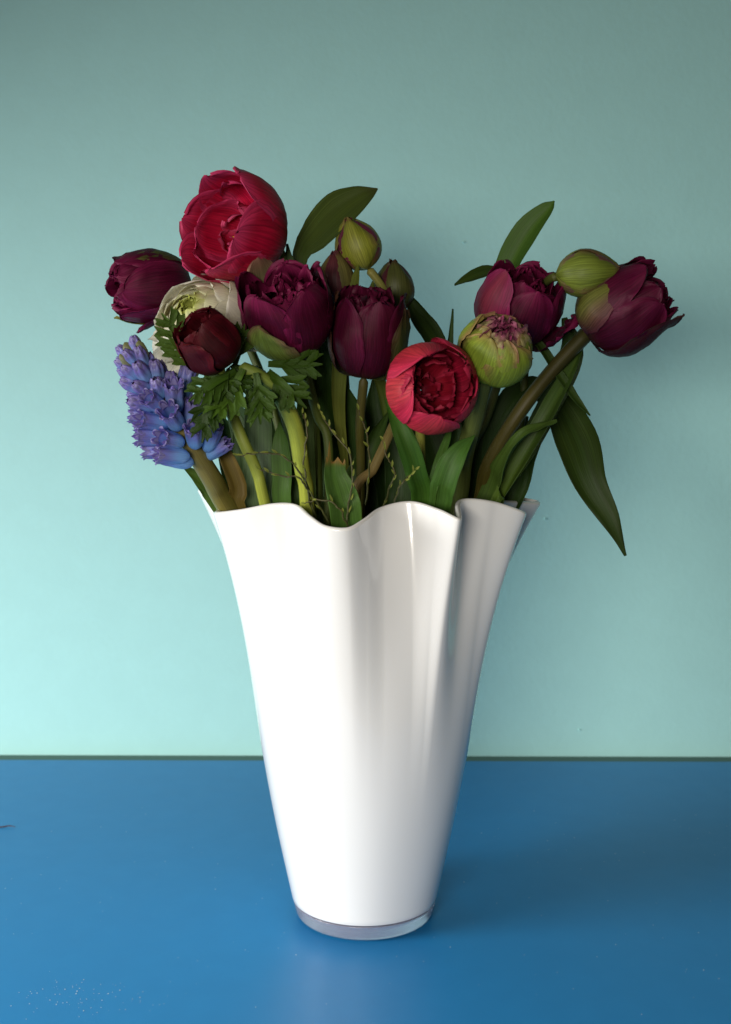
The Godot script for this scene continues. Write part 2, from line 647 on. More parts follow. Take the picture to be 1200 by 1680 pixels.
func vase() -> void:
	var root := thing("vase", "tall white glass vase with a wavy handkerchief rim, full of flowers", "vase", Vector3.ZERO)
	# the rim seen from above: folds out and in, each (x, z, height)
	var rim := [
		Vector3(-0.0980, 0.283, 0.032), Vector3(-0.080, 0.2865, 0.050), Vector3(-0.058, 0.2915, 0.057), Vector3(-0.0445, 0.2915, 0.060), Vector3(-0.035, 0.2865, 0.079),
		Vector3(-0.025, 0.282, 0.092), Vector3(-0.010, 0.281, 0.094), Vector3(0.001, 0.2855, 0.083), Vector3(0.011, 0.291, 0.067), Vector3(0.027, 0.294, 0.062),
		Vector3(0.043, 0.2905, 0.073), Vector3(0.0575, 0.2855, 0.081), Vector3(0.0605, 0.2935, 0.051), Vector3(0.081, 0.2915, 0.042), Vector3(0.104, 0.2830, 0.030),
		Vector3(0.087, 0.286, -0.010), Vector3(0.124, 0.281, -0.046), Vector3(0.078, 0.288, -0.066), Vector3(0.046, 0.283, -0.112), Vector3(0.0, 0.288, -0.080),
		Vector3(-0.048, 0.283, -0.112), Vector3(-0.080, 0.288, -0.080), Vector3(-0.120, 0.289, -0.055), Vector3(-0.088, 0.287, -0.008)]
	var n := rim.size()
	var k := 384
	var ang := []
	for q: Vector3 in rim:
		var a := atan2(q.z, q.x)
		if ang.size() and a > ang[-1]:
			a -= TAU
		ang.append(a)
	var wave := []
	var turn := []
	for j in k:
		var f := float(j) * n / k
		var i := int(f)
		var x := f - i
		var b: Vector3 = rim[i]
		var c: Vector3 = rim[(i + 1) % n]
		var a: Vector3 = rim[(i + n - 1) % n]
		var d: Vector3 = rim[(i + 2) % n]
		wave.append(0.5 * (2.0 * b + (c - a) * x + (2.0 * a - 5.0 * b + 4.0 * c - d) * x * x + (3.0 * b - a - 3.0 * c + d) * x * x * x))
		var t0: float = ang[i]
		var t1: float = ang[i + 1] if i + 1 < n else ang[0] - TAU
		turn.append(lerpf(t0, t1, x))
	var radius := [0.0500, 0.0558, 0.0613, 0.0662, 0.0705, 0.0740, 0.0770, 0.0800, 0.0832, 0.0868, 0.0905]
	var place := func(j: int, t: float) -> Vector3:
		var r: float = cat(radius, t)
		var a: float = turn[j]
		var o: Vector3 = wave[j]
		var s := pow(clampf((t - 0.16) / 0.84, 0.0, 1.0), 2.8)
		return Vector3(cos(a) * r + (o.x - cos(a) * 0.0905) * s, lerpf(0.0128, 0.285, t) + (o.y - 0.285) * s, sin(a) * r + (o.z - sin(a) * 0.0905) * s)
	var normal := func(j: int, t: float) -> Vector3:
		var du: Vector3 = place.call((j + 1) % k, t) - place.call((j + k - 1) % k, t)
		var dv: Vector3 = place.call(j, minf(t + 0.01, 1.0)) - place.call(j, minf(t + 0.01, 1.0) - 0.02)
		return du.cross(dv).normalized()
	var rings := []
	var cols := []
	var uvs := []
	var add := func(at: Callable) -> void:
		var ring := PackedVector3Array()
		var cc := PackedColorArray()
		var uu := PackedVector2Array()
		for j in k:
			ring.append(at.call(j))
			cc.append(Color.WHITE)
			uu.append(Vector2(absf(2.0 * j / k - 1.0), 0.0))
		rings.append(ring)
		cols.append(cc)
		uvs.append(uu)
	for r in [0.0005, 0.03, 0.044, 0.0478, 0.0492]:   # the underside of the white layer, rounded into the side
		add.call(func(j: int) -> Vector3: return Vector3(cos(turn[j]) * r, 0.0121 + (0.0 if r < 0.0475 else (0.0003 if r < 0.049 else 0.0006)), sin(turn[j]) * r))
	var m := 90
	var thick := 0.0034
	var sgn := 1.0
	var probe: Vector3 = normal.call(0, 0.3)
	if probe.dot(Vector3(cos(turn[0]), 0, sin(turn[0]))) < 0.0:
		sgn = -1.0
	for i in m + 1:
		var t := float(i) / m * 0.994
		add.call(func(j: int) -> Vector3: return place.call(j, t))
	for i in range(1, 9):   # the rounded lip
		var a := PI * i / 9.0
		add.call(func(j: int) -> Vector3:
			var p: Vector3 = place.call(j, 0.994)
			var nn: Vector3 = normal.call(j, 0.994) * sgn
			return p - nn * thick * 0.5 * (1.0 - cos(a)) + Vector3(0, sin(a) * thick * 0.5, 0))
	for i in 50:
		var t := 0.994 - 0.90 * float(i) / 49.0
		add.call(func(j: int) -> Vector3:
			var p: Vector3 = place.call(j, t)
			return p - normal.call(j, t) * sgn * thick)
	for r in [0.03, 0.0005]:
		add.call(func(j: int) -> Vector3: return Vector3(cos(turn[j]) * r, 0.03, sin(turn[j]) * r))
	var acc := Acc.new()
	acc.loft(rings, cols, uvs)
	put("vase_body", acc.mesh(), M.glaze, root)

	# the clear glass foot under the white layer
	var foot := Acc.new()
	rings = []
	cols = []
	uvs = []
	for q in [[0.0003, 0.0004], [0.040, 0.0004], [0.0452, 0.0006], [0.0466, 0.0016], [0.0476, 0.0035], [0.0487, 0.0080], [0.0494, 0.0110], [0.0491, 0.0115], [0.0480, 0.0117], [0.0003, 0.0117]]:
		var ring := PackedVector3Array()
		var cc := PackedColorArray()
		var uu := PackedVector2Array()
		for j in 160:
			var a := TAU * j / 160.0
			ring.append(Vector3(cos(a) * q[0], q[1], sin(a) * q[0]))
			cc.append(Color.WHITE)
			uu.append(Vector2.ZERO)
		rings.append(ring)
		cols.append(cc)
		uvs.append(uu)
	foot.loft(rings, cols, uvs)
	var ft := put("glass_foot", foot.mesh(), M.clear, root)
	ft.set_meta("label", "clear glass foot below the white layer")


# ---------------------------------------------------------------- flowers
const UP := Vector3(0, 1, 0)
const RIGHT := Vector3(1, 0, 0)
const NEAR := Vector3(0, 0, 1)


func red_tulip() -> void:
	var root := thing("tulip", "wide open crimson double tulip, the highest flower of the bunch", "tulip", Vector3(-0.03, 0.17, -0.01), "tulips in the white vase")
	stem(root, [Vector3(-0.03, 0.17, -0.01), Vector3(-0.0328, 0.3111, -0.0100), Vector3(-0.0386, 0.3762, -0.0100), Vector3(-0.0441, 0.4240, -0.0050), Vector3(-0.0582, 0.4536, 0.0060)], [0.0034, 0.0034, 0.0032, 0.0030, 0.0032], Color(0.09, 0.13, 0.03), Color(0.12, 0.16, 0.05))
	var xf := frame(Vector3(-0.0607, 0.4554, 0.0040), Vector3(-0.72, 0.20, 0.66), Vector3(0.5, 0.8, 0.3))
	var a := Color(0.60, 0.011, 0.055)
	var b := Color(0.80, 0.06, 0.19)  # pink margins, raised to paint light onto the petal edges
	var base := {"c0": Color(0.42, 0.06, 0.05), "c1": a, "c2": b, "mid": v2([3, 0, 19, 3, 31, 17, 35, 34, 34, 50], 0.001), "w": 0.029, "rc": 0.031, "ruf": 0.0014, "rf": 0.7, "pk": 0.6, "tip": 0.42, "nu": 20}
	whorl(root, xf, 6, base, 10, 0.9)
	var inner := base.duplicate()
	inner.merge({"mid": v2([2, 1, 14, 5, 24, 17, 28, 31, 25, 43], 0.001), "w": 0.022, "rc": 0.023, "ruf": 0.0016}, true)
	whorl(root, xf, 5, inner, 40, 1.4)
	var core := base.duplicate()
	core.merge({"mid": v2([1, 2, 7, 7, 13, 16, 16, 26, 12, 34], 0.001), "w": 0.012, "rc": 0.011, "ruf": 0.0018, "c2": Color(0.75, 0.08, 0.2)}, true)
	whorl(root, xf, 5, core, 0, 2.0)
	for i in 4:
		var acc := Acc.new()
		var p := rng.randf() * TAU
		tube(acc, [Vector3(0, 0.006, 0), Vector3(cos(p) * 0.004, 0.016, sin(p) * 0.004), Vector3(cos(p) * 0.006, 0.028, sin(p) * 0.006)], [0.0006, 0.0006, 0.0012], Color(0.6, 0.45, 0.1), Color(0.8, 0.42, 0.03), {"nu": 8, "k": 8})
		var t := xf
		t.origin -= root.position
		put("stamen", acc.mesh(), M.stem, root, t)
	# its broad leaf stands up behind the dark tulip
	leaf(root, [Vector3(-0.03, 0.17, -0.012), Vector3(-0.0393, 0.3351, -0.0200), Vector3(-0.0441, 0.4087, -0.0200), Vector3(-0.0431, 0.4462, -0.0120), Vector3(-0.0315, 0.4614, -0.0060), Vector3(-0.0174, 0.4747, 0.0000), Vector3(-0.0039, 0.4844, 0.0000), Vector3(0.0075, 0.4903, -0.0040)], [0.0062, 0.0070, 0.0078, 0.0133, 0.0304, 0.0328, 0.0203, 0.0004], [Vector3(-0.5, 0.3, 1), Vector3(-0.5, 0.4, 1), Vector3(-0.5, 0.5, 0.9), Vector3(-0.3, 0.3, 1)], {"fold": 0.18, "c0": Color(0.09, 0.12, 0.03), "c1": Color(0.075, 0.105, 0.03), "c2": Color(0.07, 0.08, 0.03), "ruf": 0.0008})
	leaf(root, [Vector3(-0.032, 0.17, -0.008), Vector3(-0.0402, 0.3603, 0.0000), Vector3(-0.0483, 0.4274, 0.0040), Vector3(-0.0513, 0.4546, 0.0040)], [0.0055, 0.0086, 0.0101, 0.0016], [Vector3(0.4, 0.2, 1)], {"fold": 0.5, "c1": Color(0.06, 0.10, 0.045)})


# a dark double tulip: cup, inner ruffled petals and, over them, green-flamed outer petals
func dark_head(root: Node3D, xf: Transform3D, r: float, l: float, open: float, c1: Color, c2: Color, phi0: float) -> void:
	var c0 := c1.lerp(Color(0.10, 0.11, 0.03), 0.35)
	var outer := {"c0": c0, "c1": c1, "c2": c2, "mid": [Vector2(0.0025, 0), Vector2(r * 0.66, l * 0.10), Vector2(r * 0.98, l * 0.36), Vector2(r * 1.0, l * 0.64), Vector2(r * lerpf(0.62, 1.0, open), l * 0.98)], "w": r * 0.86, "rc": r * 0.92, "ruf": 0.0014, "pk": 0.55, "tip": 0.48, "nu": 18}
	whorl(root, xf, 5, outer, phi0, 1.0)
	var inner := outer.duplicate()
	inner.merge({"mid": [Vector2(0.002, 0.002), Vector2(r * 0.53, l * 0.16), Vector2(r * 0.79, l * 0.42), Vector2(r * 0.79, l * 0.7), Vector2(r * lerpf(0.45, 0.8, open), l * 0.97)], "w": r * 0.66, "rc": r * 0.7, "ruf": 0.0016}, true)
	whorl(root, xf, 6, inner, phi0 + 30.0, 1.5)
	var core := outer.duplicate()
	core.merge({"mid": [Vector2(0.0015, 0.003), Vector2(r * 0.36, l * 0.2), Vector2(r * 0.58, l * 0.5), Vector2(r * 0.56, l * 0.72), Vector2(r * lerpf(0.25, 0.45, open), l * 0.9)], "w": r * 0.40, "rc": r * 0.4, "ruf": 0.0032, "rf": 1.4}, true)
	whorl(root, xf, 7, core, phi0 + 12.0, 2.0)
	var heart := outer.duplicate()
	heart.merge({"mid": [Vector2(0.001, 0.003), Vector2(r * 0.16, l * 0.3), Vector2(r * 0.26, l * 0.55), Vector2(r * 0.2, l * 0.8)], "w": r * 0.25, "rc": r * 0.22, "ruf": 0.004, "nu": 12}, true)
	whorl(root, xf, 5, heart, phi0, 2.0)


func dark_tulips() -> void:
	var g := "tulips in the white vase"
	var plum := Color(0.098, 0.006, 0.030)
	var lit := Color(0.235, 0.014, 0.075)  # margin colour, brightened to put light on the edges into the petals
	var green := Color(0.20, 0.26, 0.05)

	# left, lying to the side
	var t := thing("tulip", "dark plum tulip leaning out far left, above the hyacinth", "tulip", Vector3(-0.035, 0.17, 0.0), g)
	stem(t, [Vector3(-0.035, 0.17, 0.0), Vector3(-0.0533, 0.3111, -0.0100), Vector3(-0.0707, 0.3679, -0.0300), Vector3(-0.0961, 0.4176, -0.0400), Vector3(-0.1201, 0.4316, -0.0400)], [0.003, 0.003, 0.003, 0.003, 0.003], Color(0.09, 0.12, 0.03), Color(0.1, 0.12, 0.04))
	var xf := frame(Vector3(-0.1210, 0.4316, -0.0400), Vector3(-0.86, -0.10, 0.48), UP)
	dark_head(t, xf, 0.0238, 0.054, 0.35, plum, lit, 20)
	petal(t, xf, {"mid": v2([3, 0, 16, 5, 24, 17, 26, 29, 30, 42], 0.001), "w": 0.013, "rc": 0.016, "phi": 172.0, "c0": plum, "c1": plum, "c2": lit, "sd": 3.0, "tip": 0.6}, "petal", "drooping outer petal")
	petal(t, xf, {"mid": v2([3, 0, 16, 5, 23.5, 20, 23, 36, 17, 50], 0.001), "w": 0.012, "rc": 0.020, "phi": 15.0, "c0": green, "c1": Color(0.09, 0.06, 0.03), "c2": Color(0.12, 0.10, 0.03), "sd": 8.0, "tip": 0.7, "cf": green, "fl": 0.6}, "petal", "green-edged outer petal")
	petal(t, xf, {"mid": v2([3, 0, 16, 5, 23.5, 20, 24, 38, 20, 53], 0.001), "w": 0.009, "rc": 0.020, "phi": 200.0, "c0": plum, "c1": plum, "c2": Color(0.30, 0.30, 0.06), "sd": 11.0, "tip": 0.7})

	# centre left, open upwards
	t = thing("tulip", "dark purple tulip with a green outer petal, below the crimson tulip", "tulip", Vector3(-0.03, 0.17, 0.02), g)
	stem(t, [Vector3(-0.03, 0.17, 0.02), Vector3(-0.0237, 0.3136, 0.0200), Vector3(-0.0314, 0.3451, 0.0200), Vector3(-0.0414, 0.3840, 0.0350)], [0.003, 0.003, 0.003, 0.0033], Color(0.06, 0.08, 0.02), Color(0.09, 0.12, 0.03))
	xf = frame(Vector3(-0.0433, 0.3863, 0.0360), Vector3(-0.16, 0.80, 0.56), RIGHT)
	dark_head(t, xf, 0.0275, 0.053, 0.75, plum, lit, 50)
	petal(t, xf, {"mid": v2([3, 0, 19, 4, 28.5, 16, 30.5, 27, 29, 37], 0.001), "w": 0.0185, "rc": 0.026, "phi": 118.0, "c0": Color(0.26, 0.33, 0.09), "c1": green, "c2": Color(0.30, 0.18, 0.10), "sd": 21.0, "tip": 0.75, "pk": 0.4, "cf": Color(0.22, 0.32, 0.06), "fl": 0.8, "f1": 1.0, "roll": 0.002}, "petal", "green outer petal with a pink edge")
	petal(t, xf, {"mid": v2([3, 0, 19, 4, 28.5, 18, 30, 38, 27, 55], 0.001), "w": 0.014, "rc": 0.026, "phi": 238.0, "c0": green, "c1": Color(0.25, 0.2, 0.1), "c2": Color(0.4, 0.2, 0.14), "sd": 23.0, "tip": 0.6, "roll": 0.003})

	# middle, upright in the shade
	t = thing("tulip", "upright dark maroon tulip in the middle, half closed", "tulip", Vector3(-0.005, 0.17, 0.01), g)
	stem(t, [Vector3(-0.005, 0.17, 0.01), Vector3(-0.0032, 0.3007, 0.0100), Vector3(-0.0039, 0.3373, 0.0200), Vector3(-0.0012, 0.3703, 0.0300)], [0.003, 0.003, 0.003, 0.003], Color(0.085, 0.085, 0.022), Color(0.07, 0.06, 0.022))
	xf = frame(Vector3(0.0000, 0.3695, 0.0300), Vector3(0.06, 0.93, 0.36), RIGHT)
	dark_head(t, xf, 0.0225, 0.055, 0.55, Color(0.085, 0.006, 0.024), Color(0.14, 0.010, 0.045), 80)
	petal(t, xf, {"mid": v2([3, 0, 17, 3, 24, 14, 25.5, 32, 24, 50], 0.001), "w": 0.0125, "rc": 0.02, "phi": 28.0, "c0": green, "c1": Color(0.09, 0.11, 0.03), "c2": Color(0.10, 0.06, 0.03), "sd": 31.0, "tip": 0.7}, "petal", "green outer petal")
	petal(t, xf, {"mid": v2([3, 0, 17, 3, 24, 15, 25, 34, 21, 54], 0.001), "w": 0.013, "rc": 0.02, "phi": 185.0, "c0": Color(0.14, 0.15, 0.05), "c1": Color(0.085, 0.03, 0.025), "c2": Color(0.13, 0.05, 0.03), "sd": 35.0, "tip": 0.7})

	# behind the green bud, right of the middle
	t = thing("tulip", "magenta purple tulip behind the round green bud", "tulip", Vector3(0.025, 0.17, -0.01), g)
	stem(t, [Vector3(0.025, 0.17, -0.01), Vector3(0.0636, 0.3029, -0.0100), Vector3(0.0811, 0.3440, -0.0050), Vector3(0.0928, 0.3897, 0.0040)], [0.0032, 0.0032, 0.003, 0.003], Color(0.07, 0.08, 0.02), Color(0.07, 0.09, 0.03))
	xf = frame(Vector3(0.0929, 0.3936, 0.0060), Vector3(0.20, 0.80, 0.52), RIGHT)
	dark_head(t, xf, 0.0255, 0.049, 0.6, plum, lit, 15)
	petal(t, xf, {"mid": v2([3, 0, 20, 4, 28, 18, 28, 36, 20, 53], 0.001), "w": 0.019, "rc": 0.026, "phi": 150.0, "c0": Color(0.22, 0.03, 0.07), "c1": Color(0.27, 0.010, 0.085), "c2": Color(0.30, 0.016, 0.105), "cf": Color(0.30, 0.06, 0.05), "fl": 0.5, "f0": 0.5, "f1": 1.1, "sd": 41.0}, "petal", "bright magenta outer petal")
	petal(t, xf, {"mid": v2([3, 0, 20, 2, 29, 10, 33, 20, 36, 32], 0.001), "w": 0.015, "rc": 0.026, "phi": 20.0, "c0": plum, "c1": plum, "c2": lit, "sd": 43.0, "ruf": 0.003})
	# its leaves: one stands up and folds over, one points left
	leaf(t, [Vector3(0.025, 0.17, -0.012), Vector3(0.0794, 0.3346, -0.0300), Vector3(0.0926, 0.3927, -0.0350), Vector3(0.0970, 0.4378, -0.0350), Vector3(0.1092, 0.4638, -0.0300), Vector3(0.1214, 0.4793, -0.0260), Vector3(0.1256, 0.4856, -0.0250)], [0.0070, 0.0094, 0.0125, 0.0203, 0.0226, 0.0140, 0.0012], [Vector3(-0.75, 0.3, 0.9), Vector3(-0.8, 0.3, 0.8), Vector3(-0.55, 0.35, 1.0), Vector3(-0.55, 0.5, 0.8)], {"fold": 0.55, "c1": Color(0.065, 0.135, 0.028), "ruf": 0.0006})
	leaf(t, [Vector3(0.0992, 0.3925, -0.0200), Vector3(0.0983, 0.4250, -0.0240), Vector3(0.0863, 0.4384, -0.0200), Vector3(0.0728, 0.4356, -0.0140), Vector3(0.0582, 0.4293, -0.0080)], [0.0055, 0.0094, 0.0117, 0.0109, 0.0008], [Vector3(0.2, 0.2, 1), Vector3(0, 0.8, 0.7), Vector3(0.1, 0.6, 0.9)], {"fold": 0.2, "c1": Color(0.045, 0.075, 0.02), "nu": 20})
	leaf(t, [Vector3(0.0936, 0.3935, 0.0140), Vector3(0.1090, 0.3919, 0.0160), Vector3(0.1233, 0.3717, 0.0200), Vector3(0.1351, 0.3550, 0.0220), Vector3(0.1443, 0.3448, 0.0220)], [0.0031, 0.0062, 0.0078, 0.0059, 0.0004], [Vector3(0.3, 0.5, 1)], {"fold": 0.35, "c1": Color(0.04, 0.075, 0.018), "nu": 20, "ruf": 0.0004})

	# far right
	t = thing("tulip", "dark plum tulip leaning out far right on a thick brown stem", "tulip", Vector3(0.045, 0.17, 0.0), g)
	stem(t, [Vector3(0.045, 0.17, 0.0), Vector3(0.0744, 0.2793, 0.0000), Vector3(0.0800, 0.3108, 0.0100), Vector3(0.0975, 0.3443, 0.0200), Vector3(0.1194, 0.3733, 0.0200), Vector3(0.1444, 0.4004, 0.0190)], [0.0040, 0.0044, 0.0046, 0.0047, 0.0047, 0.0054], Color(0.085, 0.070, 0.018), Color(0.034, 0.032, 0.013), {"nu": 36})
	xf = frame(Vector3(0.1415, 0.3977, 0.0180), Vector3(0.76, 0.53, 0.38), UP)
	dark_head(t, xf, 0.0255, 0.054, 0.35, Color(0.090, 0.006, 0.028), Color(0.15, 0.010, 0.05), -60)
	petal(t, xf, {"mid": v2([3, 0, 18, 3, 27, 15, 26.5, 30, 21, 42], 0.001), "w": 0.020, "rc": 0.025, "phi": -62.0, "c0": Color(0.15, 0.02, 0.06), "c1": Color(0.15, 0.03, 0.06), "c2": Color(0.16, 0.04, 0.06), "cf": Color(0.17, 0.20, 0.03), "fl": 0.9, "f0": 0.25, "f1": 1.2, "fw": 1.7, "sd": 51.0, "tip": 0.9, "pk": 0.4}, "petal", "outer petal with a green flame")
	petal(t, xf, {"mid": v2([3, 0, 18, 3, 27, 14, 28.5, 28, 26.5, 44, 26, 59], 0.001), "w": 0.011, "rc": 0.02, "phi": 196.0, "c0": plum, "c1": Color(0.07, 0.012, 0.02), "c2": Color(0.09, 0.035, 0.03), "sd": 53.0, "tip": 0.7}, "petal", "loose petal turned outward")
	leaf(t, [Vector3(0.0782, 0.2822, -0.0100), Vector3(0.1037, 0.3103, -0.0200), Vector3(0.1242, 0.3520, -0.0100), Vector3(0.1354, 0.3842, 0.0000), Vector3(0.1291, 0.4078, 0.0040)], [0.0101, 0.0156, 0.0179, 0.0179, 0.0039], [Vector3(-0.3, 0.3, 1)], {"fold": 0.4, "c1": Color(0.035, 0.065, 0.018)})
	leaf(t, [Vector3(0.0849, 0.2848, 0.0120), Vector3(0.0988, 0.3116, 0.0200), Vector3(0.1173, 0.3453, 0.0240), Vector3(0.1326, 0.3725, 0.0180), Vector3(0.1407, 0.3920, 0.0120)], [0.0086, 0.0133, 0.0148, 0.0117, 0.0023], [Vector3(-0.6, 0.2, 1), Vector3(-0.7, 0.3, 0.6)], {"fold": 0.6, "c1": Color(0.05, 0.09, 0.025)})
	var lf := leaf(t, [Vector3(0.0831, 0.2936, -0.0200), Vector3(0.0899, 0.3346, -0.0300), Vector3(0.1075, 0.3596, -0.0300), Vector3(0.1257, 0.3537, -0.0200), Vector3(0.1398, 0.3275, -0.0100), Vector3(0.1492, 0.2997, 0.0000), Vector3(0.1616, 0.2760, 0.0060), Vector3(0.1727, 0.2517, 0.0100)], [0.0094, 0.0156, 0.0203, 0.0257, 0.0328, 0.0226, 0.0140, 0.0008], [Vector3(-0.3, 0.6, 0.8), Vector3(0.2, 0.8, 0.6), Vector3(0.35, 0.3, 1), Vector3(-0.1, 0.1, 1), Vector3(0.5, 0.1, 0.8)], {"fold": 0.22, "c0": Color(0.03, 0.07, 0.02), "c1": Color(0.036, 0.062, 0.016), "nu": 40})
	lf.set_meta("label", "long leaf hanging over the vase rim")


func pink_tulip() -> void:
	var root := thing("tulip", "bright raspberry pink tulip, open to the front, just above the rim", "tulip", Vector3(0.025, 0.17, 0.02), "tulips in the white vase")
	stem(root, [Vector3(0.025, 0.17, 0.02), Vector3(0.0348, 0.2881, 0.0400), Vector3(0.0344, 0.3195, 0.0450), Vector3(0.0338, 0.3467, 0.0550), Vector3(0.0334, 0.3600, 0.0640)], [0.0031, 0.0031, 0.0031, 0.003, 0.003], Color(0.20, 0.21, 0.05), Color(0.20, 0.20, 0.05))
	var xf := frame(Vector3(0.0331, 0.3618, 0.0620), Vector3(0.30, 0.12, 0.94), RIGHT)
	var a := Color(0.55, 0.012, 0.065)
	var b := Color(0.70, 0.035, 0.105)
	var out := {"c0": Color(0.55, 0.04, 0.09), "c1": a, "c2": b, "mid": v2([3, 0, 20, 3, 27.5, 15, 26.5, 28, 19.5, 40], 0.001), "w": 0.0235, "rc": 0.0245, "ruf": 0.0010, "rf": 0.7, "tip": 0.45, "cf": Color(0.75, 0.10, 0.06), "fl": 0.4, "f0": 0.3, "f1": 1.0, "nu": 20}
	whorl(root, xf, 5, out, 170, 0.7)
	var inner := out.duplicate()
	inner.merge({"mid": v2([2, 1, 15, 5, 22, 16, 22.5, 28, 18.5, 37], 0.001), "w": 0.0175, "rc": 0.018, "ruf": 0.0015, "c1": Color(0.42, 0.012, 0.045), "c2": Color(0.55, 0.03, 0.08), "fl": 0.0}, true)
	whorl(root, xf, 6, inner, 20, 1.3)
	var core := inner.duplicate()
	core.merge({"mid": v2([1, 2, 8, 5, 14, 12, 16, 20, 14, 27], 0.001), "w": 0.010, "rc": 0.011, "ruf": 0.0018, "c1": Color(0.36, 0.01, 0.03)}, true)
	whorl(root, xf, 5, core, 50, 2.0)
	var heart := core.duplicate()
	heart.merge({"mid": v2([0.5, 1, 4, 4, 7, 9, 6, 14], 0.001), "w": 0.006, "rc": 0.007, "nu": 10}, true)
	whorl(root, xf, 4, heart, 0, 1.0)
	leaf(root, [Vector3(0.025, 0.17, 0.02), Vector3(0.0346, 0.2811, 0.0460), Vector3(0.0313, 0.3090, 0.0560), Vector3(0.0224, 0.3357, 0.0600), Vector3(0.0121, 0.3559, 0.0500)], [0.0109, 0.0140, 0.0148, 0.0133, 0.0012], [Vector3(0.25, 0.2, 1), Vector3(-0.1, 0.5, 1)], {"fold": 0.3, "c0": Color(0.08, 0.17, 0.03), "c1": Color(0.045, 0.115, 0.022)})
	leaf(root, [Vector3(0.025, 0.17, 0.02), Vector3(0.0448, 0.2836, 0.0350), Vector3(0.0564, 0.3300, 0.0300), Vector3(0.0532, 0.3764, 0.0200), Vector3(0.0554, 0.4128, 0.0180)], [0.0078, 0.0101, 0.0094, 0.0070, 0.0004], [Vector3(0.3, 0.2, 1)], {"fold": 0.5, "c1": Color(0.03, 0.065, 0.02)})


# a bud closed by broad overlapping petals
func bud_head(root: Node3D, xf: Transform3D, r: float, l: float, spec: Dictionary, phi0: float, n := 3) -> void:
	var s := {"mid": [Vector2(0.0025, 0), Vector2(r * 0.72, l * 0.12), Vector2(r * 1.0, l * 0.38), Vector2(r * 0.86, l * 0.68), Vector2(r * 0.45, l * 0.9), Vector2(r * 0.10, l)], "w": r * 1.15, "ruf": 0.0006, "pk": 0.42, "tip": 0.75, "nu": 20, "b0": 0.5}
	s.merge(spec, true)
	whorl(root, xf, n, s, phi0, 0.5, M.bud)
	var i := s.duplicate()
	var mid := []
	for q: Vector2 in s.mid:
		mid.append(Vector2(q.x * 0.93, q.y * 0.985))
	i.merge({"mid": mid, "c1": spec.get("ci", spec.c1), "c2": spec.get("ci", spec.c1), "fl": 0.0}, true)
	whorl(root, xf, n, i, phi0 + 180.0 / n, 0.4, M.bud)


